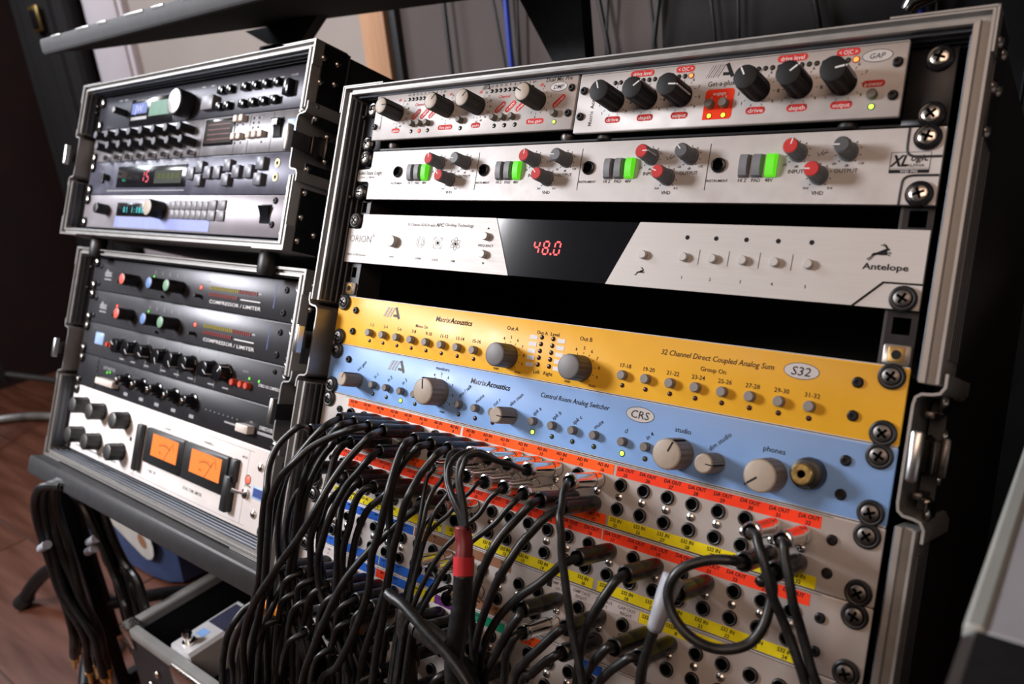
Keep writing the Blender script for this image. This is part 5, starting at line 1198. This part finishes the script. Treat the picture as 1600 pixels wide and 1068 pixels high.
for n, l in (('left loop', 'outermost black cable bulging left over the tuner pedal'), ('left loop2', 'second black cable bulging left beside the tuner pedal'), ('left loop3', 'third black cable from the left below the grey beam corner')):
    e = rack_root('loose_cable', l, 'cable'); add_cable(e, 'cord', CD[n])
e = rack_root('cable_connector', 'thick dusty black connector lying across the snake at bottom centre', 'connector')
b = MB(); b.tube([(206, -58, -226), (211, -58, -227)], [5.8, 6.8], 'rubber_dusty', 18); b.tube([(211, -58, -227), (219, -56, -229), (234, -54, -233)], [7.2, 7.6, 7.6], 'rubber_dusty', 18); b.tube([(234, -54, -233), (252, -50, -242), (266, -44, -264)], [6, 5, 4.5], 'rubber', 14); obj('connector_body', b, e, sharp=50)
e = rack_root('orange_cable_coil', 'orange cable glimpsed behind the black cords at the bottom edge', 'cable')
b = MB(); b.tube(spline([(-34, 10, -330), (-14, -18, -292), (10, -24, -286), (36, -14, -300), (52, 2, -340)], 6), 5, 'orange_plastic', 10); b.tube(spline([(60, -16, -256), (78, -22, -268), (96, -20, -262), (110, -10, -280)], 5), 3.4, 'orange_plastic', 10); obj('cord', b, e, sharp=180)

# ------------------------------------------------------------------ under the left stack: cable bundle, tray, pedal, bag
bs = bpy.data.objects.new('cable_bundle_stand', None); C.objects.link(bs); bs.location = Vector((-700, -100, FZ))*S
tag(bs, 'low black stand with curved foot holding the hanging cable bundle at lower left', 'stand')
bo = (-700, -100, FZ)
b = MB(); b.tube(spline([(-932, -104, FZ+9), (-900, -90, FZ+48), (-850, -70, FZ+86), (-790, -56, FZ+96), (-700, -50, FZ+98)], 6), 12, 'black_metal', 12); wpart(bs, 'foot', b, bo)
b = MB(); b.tube([(-936, -108, FZ+7), (-922, -98, FZ+22)], [15, 14], 'black_plastic', 14); wpart(bs, 'rubber_cap', b, bo)
b = MB(); b.tube([(-700, -50, FZ), (-700, -50, -345)], 11, 'black_metal', 12); b.tube([(-700, -50, -345), (-560, -78, -318)], 9, 'black_metal', 12); wpart(bs, 'post', b, bo)
b = MB(); b.tube(spline([(-700, -50, FZ+60), (-660, 40, FZ+40), (-640, 110, FZ+8)], 5), 11, 'black_metal', 10); b.tube(spline([(-700, -50, FZ+60), (-640, -110, FZ+30), (-600, -140, FZ+8)], 5), 11, 'black_metal', 10); wpart(bs, 'foot', b, bo)
rnd = random.Random(11)
for i in range(22):
    q = i/21; left = i < 10
    x0 = -640+rnd.uniform(-14, 14); yb = -120+rnd.uniform(-10, 34)
    g = lambda a: rnd.uniform(-a, a)
    if left:
        k = i/9; rr = random.Random(i); ox, oy = rr.uniform(-16, 16), rr.uniform(-12, 12); g = lambda a: rnd.uniform(-a*0.3, a*0.3)
        top = [(-470+g(8), -118+g(6), -262+g(4)), (-492+g(6), -134+g(6), -262+g(4)), (-514+g(9), -140+g(8), -298), (-524+g(10), -142+g(8), -363), (-520+g(10), -142+g(8), -430), (-548+60*k+g(8), -140+g(8), -490), (-590+100*k+g(10), -140+g(8), -524-rnd.uniform(0, 14))]
    else:
        k = (i-10)/11; rr = random.Random(i); ox, oy = rr.uniform(-34, 30), rr.uniform(-16, 16); g = lambda a: rnd.uniform(-a*0.3, a*0.3)
        top = [(-594+g(6), -84+g(8), -306), (-556+g(8), -86+g(8), -293+g(4)), (-514+g(10), -88+g(8), -306), (-496+g(12), -90+g(8), -352), (-488+g(14), -90+g(8), -400), (-492+40*k+g(10), -90+g(8), -440+26*k), (-490+46*k+g(10), -92+g(8), -506+52*k-rnd.uniform(0, 18))]
    top = [(a+ox*min(1, 0.3+0.2*n_), c+oy, e_) for n_, (a, c, e_) in enumerate(top)]
    e = bpy.data.objects.new('hanging_cable', None); C.objects.link(e); e.location = Vector(top[0])*S
    tag(e, 'black audio cable with gold tipped plug in the %s strand of the hanging bundle' % ('front left' if left else 'rear right'), 'cable', 'cables in the front left strand' if left else 'cables in the rear right strand')
    b = MB(); P = spline(top, 5); b.tube(P, 5.0, 'rubber', 8); wpart(e, 'cord', b, top[0])
    a = Vector(top[-1]); dr = (Vector(top[-1])-Vector(top[-2])).normalized()
    b = MB(); b.tube([a, a+dr*14, a+dr*30], [4.6, 6.0, 5.6], 'plug_black', 12); b.tube([a+dr*30, a+dr*34], [6.0, 6.0], 'brass', 12); pg = wpart(e, 'plug', b, top[0])
    b = MB(); b.tube([a+dr*34, a+dr*52, a+dr*56, a+dr*60, a+dr*63], [3.1, 3.1, 2.2, 3.0, 0.8], 'brass', 12); b.v = [(x-top[0][0], y_-top[0][1], z-top[0][2]) for x, y_, z in b.v]; obj('gold_tip', b, pg)
for i, (x, y_, z) in enumerate(((-523, -150, -352), (-500, -104, -376), (-484, -104, -356))):
    b = MB(); b.tube([(x-14, y_-3, z-8), (x+16, y_-3, z+8)], 6, 'shrink_grey', 10)
    o = obj('cable_tie', b, sharp=60); tag(o, ('pale tie around the left strand of the hanging bundle', 'pale tie in the middle of the hanging cable bundle', 'pale tie around the right strand of the hanging bundle')[i], 'cable tie')

tr = bpy.data.objects.new('case_tray', None); C.objects.link(tr); to = (-210, -30, -560); tr.location = Vector(to)*S
tag(tr, 'open silver edged flight case lying face up on the lower shelf under the left stack', 'case')
X0, X1, Y0, Y1, Z0, Z1 = -416, 90, -124, 150, -545, -452
b = MB(); b.box(X0, X1, Y0, Y1, Z0-6, Z0, 'black_case'); wpart(tr, 'bottom', b, to)
for nm, bx in (('front_wall', (X0, X1, Y0, Y0+8)), ('back_wall', (X0, X1, Y1-8, Y1)), ('side_wall', (X0, X0+8, Y0+8, Y1-8)), ('side_wall', (X1-8, X1, Y0+8, Y1-8))):
    b = MB(); b.box(*bx, Z0, Z1-3, 'black_case'); wpart(tr, nm, b, to)
for bx in ((X0-2, X1+2, Y0-2, Y0+10), (X0-2, X1+2, Y1-10, Y1+2), (X0-2, X0+16, Y0+10, Y1-10), (X1-10, X1+2, Y0+10, Y1-10)):
    b = MB(); b.box(*bx, Z1-14, Z1, 'steel_grey', 2); wpart(tr, 'rim_extrusion', b, to)
for x in (X0-2, X1-22):
    b = MB(); b.box(x-2, x+24, Y0-4, Y0+16, Z1-30, Z1+1, 'nickel', 2); wpart(tr, 'corner_cap', b, to)
b = MB(); b.box(-290, -210, Y0-6, Y0-1, Z1-60, Z1-4, 'nickel', 3); b.tube([(-250, Y0-9, Z1-34), (-250, Y0-2, Z1-34)], 14, 'dark_nickel', 18); wpart(tr, 'latch', b, to)
for i in range(4):
    b = MB(); b.lathe([(5, 0), (4.4, 1.6), (0, 3)], (0, 0, 0), 'nickel', 12); b.v = [(x+X0+40+i*30, y_+Y0-1.5, z+Z0+14+(i % 2)*30) for x, y_, z in b.v]; wpart(tr, 'rivet', b, to)
sh = bpy.data.objects.new('lower_shelf', None); C.objects.link(sh); sh.location = Vector((-210, 0, FZ))*S
tag(sh, 'black lower shelf under the open case tray, mostly hidden', 'shelf')
b = MB(); b.box(-400, 80, -110, 140, -566, -551.5, 'black_metal', 2); wpart(sh, 'shelf_board', b, (-210, 0, FZ))
for x in (-380, 50):
    for y_ in (-95, 115):
        b = MB(); b.box(x, x+22, y_, y_+22, FZ, -566, 'black_metal'); wpart(sh, 'leg', b, (-210, 0, FZ))
pd = bpy.data.objects.new('tuner_pedal', None); C.objects.link(pd); po = (-300, -64, -545); pd.location = Vector(po)*S
tag(pd, 'silver tuner pedal with dark screen and chrome footswitch lying in the open case', 'pedal')
b = MB(); b.box(-354, -308, -112, -14, -500, -450, 'pedal_silver', 4); b.v = [(x+ (z+450)*-0.10+0, y_, z) for x, y_, z in b.v]; b.v = [(x+35, y_, z) for x, y_, z in b.v]; wpart(pd, 'body', b, po)
b = MB(); b.box(-312, -276, -60, -19, -451, -449, 'screen_dark', 0.5); wpart(pd, 'screen', b, po)
b = MB(); b.lathe([(8.5, 0), (8.5, 3), (5.5, 3), (5.5, 8), (6.4, 9), (6.4, 15), (5.2, 17), (0, 17.6)], (-296, -96, -450), 'chrome', 20, axis='z'); wpart(pd, 'footswitch', b, po)
b = MB(); b.add([(-306, -82, -449.7), (-290, -82, -449.7), (-290, -70, -449.7), (-306, -70, -449.7)], [(0, 1, 2, 3)], 'blue_panel'); wpart(pd, 'blue_badge', b, po)
b = MB(); b.box(-316, -270, -108, -14, -545, -502, 'screen_dark', 4); wpart(pd, 'lower_box', b, po) if False else None
bx_ = bpy.data.objects.new('pedal_box', None); C.objects.link(bx_); bx_.location = Vector((-250, -60, -545))*S
tag(bx_, 'dark blue box under the tuner pedal in the open case', 'box')
b = MB(); b.box(-330, -240, -114, 10, -545, -502, 'screen_dark', 3); wpart(bx_, 'box_body', b, (-250, -60, -545)); b = MB(); b.box(-331, -239, -115, 11, -510, -501.2, 'screen_dark', 1); wpart(bx_, 'box_lid', b, (-250, -60, -545))

bg = bpy.data.objects.new('gear_bag', None); C.objects.link(bg); go_ = (-930, 130, FZ); bg.location = Vector(go_)*S
tag(bg, 'blue bag with white printed label standing on the floor behind the hanging cables', 'bag')
b = MB(); n = 16
prof = [(0, 0.86), (8, 0.97), (60, 1.0), (160, 1.0), (225, 0.93), (262, 0.74), (275, 0.4)]
v = []
for h, k in prof:
    for i in range(n):
        a = 2*PI*i/n; cx, cy = math.cos(a), math.sin(a); sx = math.copysign(abs(cx)**0.5, cx); sy = math.copysign(abs(cy)**0.5, cy)
        v.append((-930+225*k*sx, 130+66*k*sy, FZ+h))
f = [(k*n+i, k*n+(i+1) % n, (k+1)*n+(i+1) % n, (k+1)*n+i) for k in range(len(prof)-1) for i in range(n)] + [list(range((len(prof)-1)*n, len(prof)*n))]
b.add(v, f, 'bag_blue'); wpart(bg, 'bag_body', b, go_)
b = MB(); b.pill(-868, FZ+128, 270, 84, 62.5, 'bag_white', -0.36); b.disc(-778, FZ+92, 15, 62, 'tape_brown', 16); b.text('AUDIO', -920, FZ+150, 22, 62, 'grey_ink', -0.36); wpart(bg, 'label', b, go_)
b = MB(); b.tube(spline([(-1000, 130, FZ+262), (-980, 126, FZ+310), (-900, 126, FZ+312), (-870, 130, FZ+262)], 6), 8, 'bag_blue', 10); wpart(bg, 'carry_handle', b, go_)

# thin jack leads dangling behind the beam
for i, (x, z0, z1, y_) in enumerate(((-505, -262, -440, 60), (-440, -270, -520, 70))):
    e = bpy.data.objects.new('dangling_lead', None); C.objects.link(e); e.location = Vector((x, y_, z1))*S
    tag(e, ('thin black lead dangling in front of the blue bag label, shorter of two', 'thin black lead with chrome tip dangling behind the beam, longer of two')[i], 'cable')
    b = MB(); b.tube(spline([(x-36, y_+30, z0), (x-22, y_+8, z0-50), (x-8, y_, (z0+z1)/2), (x, y_, z1)], 6), 2.4, 'rubber', 8); wpart(e, 'cord', b, (x, y_, z1))
    b = MB(); b.tube([(x, y_, z1), (x+1, y_, z1-12), (x+2, y_, z1-40)], [3.2, 5.0, 5.0], 'chrome', 12); b.tube([(x+2, y_, z1-40), (x+3, y_, z1-66)], [2.6, 2.4], 'chrome', 10); wpart(e, 'plug', b, (x, y_, z1))

# microphone stand in the dark corner
ms = bpy.data.objects.new('microphone_stand', None); C.objects.link(ms); mo = (-1950, 250, FZ); ms.location = Vector(mo)*S
tag(ms, 'dark tripod microphone stand against the red wall at far left', 'stand')
b = MB(); b.tube([(-1950, 250, FZ+150), (-1950, 250, 430)], 11, 'stand_grey', 12); wpart(ms, 'pole', b, mo)
for p in ((-2250, 180, FZ+8), (-1760, 60, FZ+8), (-1800, 470, FZ+8)):
    b = MB(); b.tube([(-1950, 250, FZ+170), ((-1950+p[0])/2, (250+p[1])/2, FZ+120), p], 9, 'stand_grey', 10); wpart(ms, 'leg', b, mo)
b = MB(); b.tube([(-1950, 250, FZ+140), (-1950, 250, FZ+190)], 20, 'black_plastic', 14); wpart(ms, 'collar', b, mo)
fc = bpy.data.objects.new('floor_cable', None); C.objects.link(fc); fo = (-1900, 200, FZ); fc.location = Vector(fo)*S
tag(fc, 'pale grey cable arching over the floor at the far left edge', 'cable')
b = MB(); b.tube(spline([(-2100, 0, FZ+12), (-2080, 120, FZ+14), (-2020, 250, FZ+14), (-1880, 330, FZ+14), (-1700, 330, FZ+14), (-1500, 300, FZ+14)], 6), 11, 'steel_grey', 10); wpart(fc, 'cord', b, fo)

# ------------------------------------------------------------------ behind the racks: cables on the wall
WC = ((-532, 0.0, 'black'), (-411, 10, 'black'), (-352, -8, 'black'), (-190, 14, 'black'), (-160, -10, 'black'), (-92, 8, 'black'), (-60, -16, 'black'), (10, 8, 'black'), (60, 0, 'black'), (150, 20, 'black'), (330, 0, 'black'), (420, 10, 'black'), (480, -14, 'black'))
for i, (x, k, c) in enumerate(WC):
    pts = [(x+k, 774, 620), (x-k, 773, 430), (x+k*0.6, 772, 280), (x+k*1.6, 773, 150), (x, 774, -100), (x+6, 776, -300)]
    b = MB(); b.tube(spline(pts, 5), 2.6 if i % 3 else 4.2, 'rubber', 8)
    o = obj('wall_cable', b, sharp=180); tag(o, 'black cable hanging straight down the grey wall behind the racks', 'cable', 'black cables on the grey wall')
for i, (x, dx) in enumerate(((-376, -6), (262, 40))):
    b = MB(); b.tube(spline([(x, 776, 640), (x+dx*0.4, 774, 420), (x+dx, 774, 260), (x+dx*1.3, 776, 100), (x, 780, -200)], 5), 5.5, 'cord_blue', 10)
    o = obj('wall_cable', b, sharp=180); tag(o, ('blue cable on the wall left of the black desk bracket', 'blue cable on the wall above the right end of the tall rack')[i], 'cable')
xe = bpy.data.objects.new('hanging_connector', None); C.objects.link(xe); xo = (325, 700, 235); xe.location = Vector(xo)*S
tag(xe, 'shiny metal cable connector hanging above the right end of the tall rack', 'connector')
b = MB(); b.tube([(312, 700, 204), (318, 700, 214), (345, 700, 222)], [11, 13, 12], 'chrome', 16); wpart(xe, 'shell', b, xo)
b = MB(); b.tube(spline([(345, 700, 222), (380, 700, 232), (420, 705, 290), (430, 710, 420)], 5), 5, 'rubber', 8); wpart(xe, 'cord', b, xo)
# cable bunch beside the right case
rnd = random.Random(5)
for i in range(16):
    x = 560+rnd.uniform(-20, 130); y_ = 300+rnd.uniform(-60, 200)
    pts = [(x+rnd.uniform(-30, 30), y_, 360), (x+rnd.uniform(-26, 26), y_, 200), (x+rnd.uniform(-24, 24), y_+10, 40), (x+rnd.uniform(-24, 24), y_, -140), (x+rnd.uniform(-30, 30), y_, -420), (x, y_, FZ+10)]
    b = MB(); b.tube(spline(pts, 5), rnd.choice((3.5, 4.5, 6)), rnd.choice(('rubber', 'rubber_dusty')), 8)
    o = obj('hanging_cable', b, sharp=180); tag(o, 'black cable in the dark bunch hanging beside the right edge of the tall rack', 'cable', 'cables beside the tall rack')

# console at the lower right corner
cs = bpy.data.objects.new('console', None); C.objects.link(cs); co = (720, -50, FZ); cs.location = Vector(co)*S
tag(cs, 'pale grey console with silver side trim and black front at the lower right corner', 'console')
b = MB(); b.box(547.5, 1000, -183, 300, -34, -20, 'console_grey', 1); wpart(cs, 'top_panel', b, co)
b = MB(); b.box(540.6, 547.5, -183, 300, -36, -19, 'console_trim', 1.5); wpart(cs, 'side_trim', b, co)
b = MB(); b.box(540.8, 1000, -262, -183.5, -60, -20, 'black_plastic', 4); wpart(cs, 'front_rest', b, co)
b = MB(); b.box(548, 1000, -180, 300, -120, -35, 'black_plastic', 3); wpart(cs, 'base', b, co)
for x in (560, 960):
    for y_ in (-170, 260):
        b = MB(); b.box(x, x+30, y_, y_+30, FZ, -120, 'black_metal'); wpart(cs, 'leg', b, co)
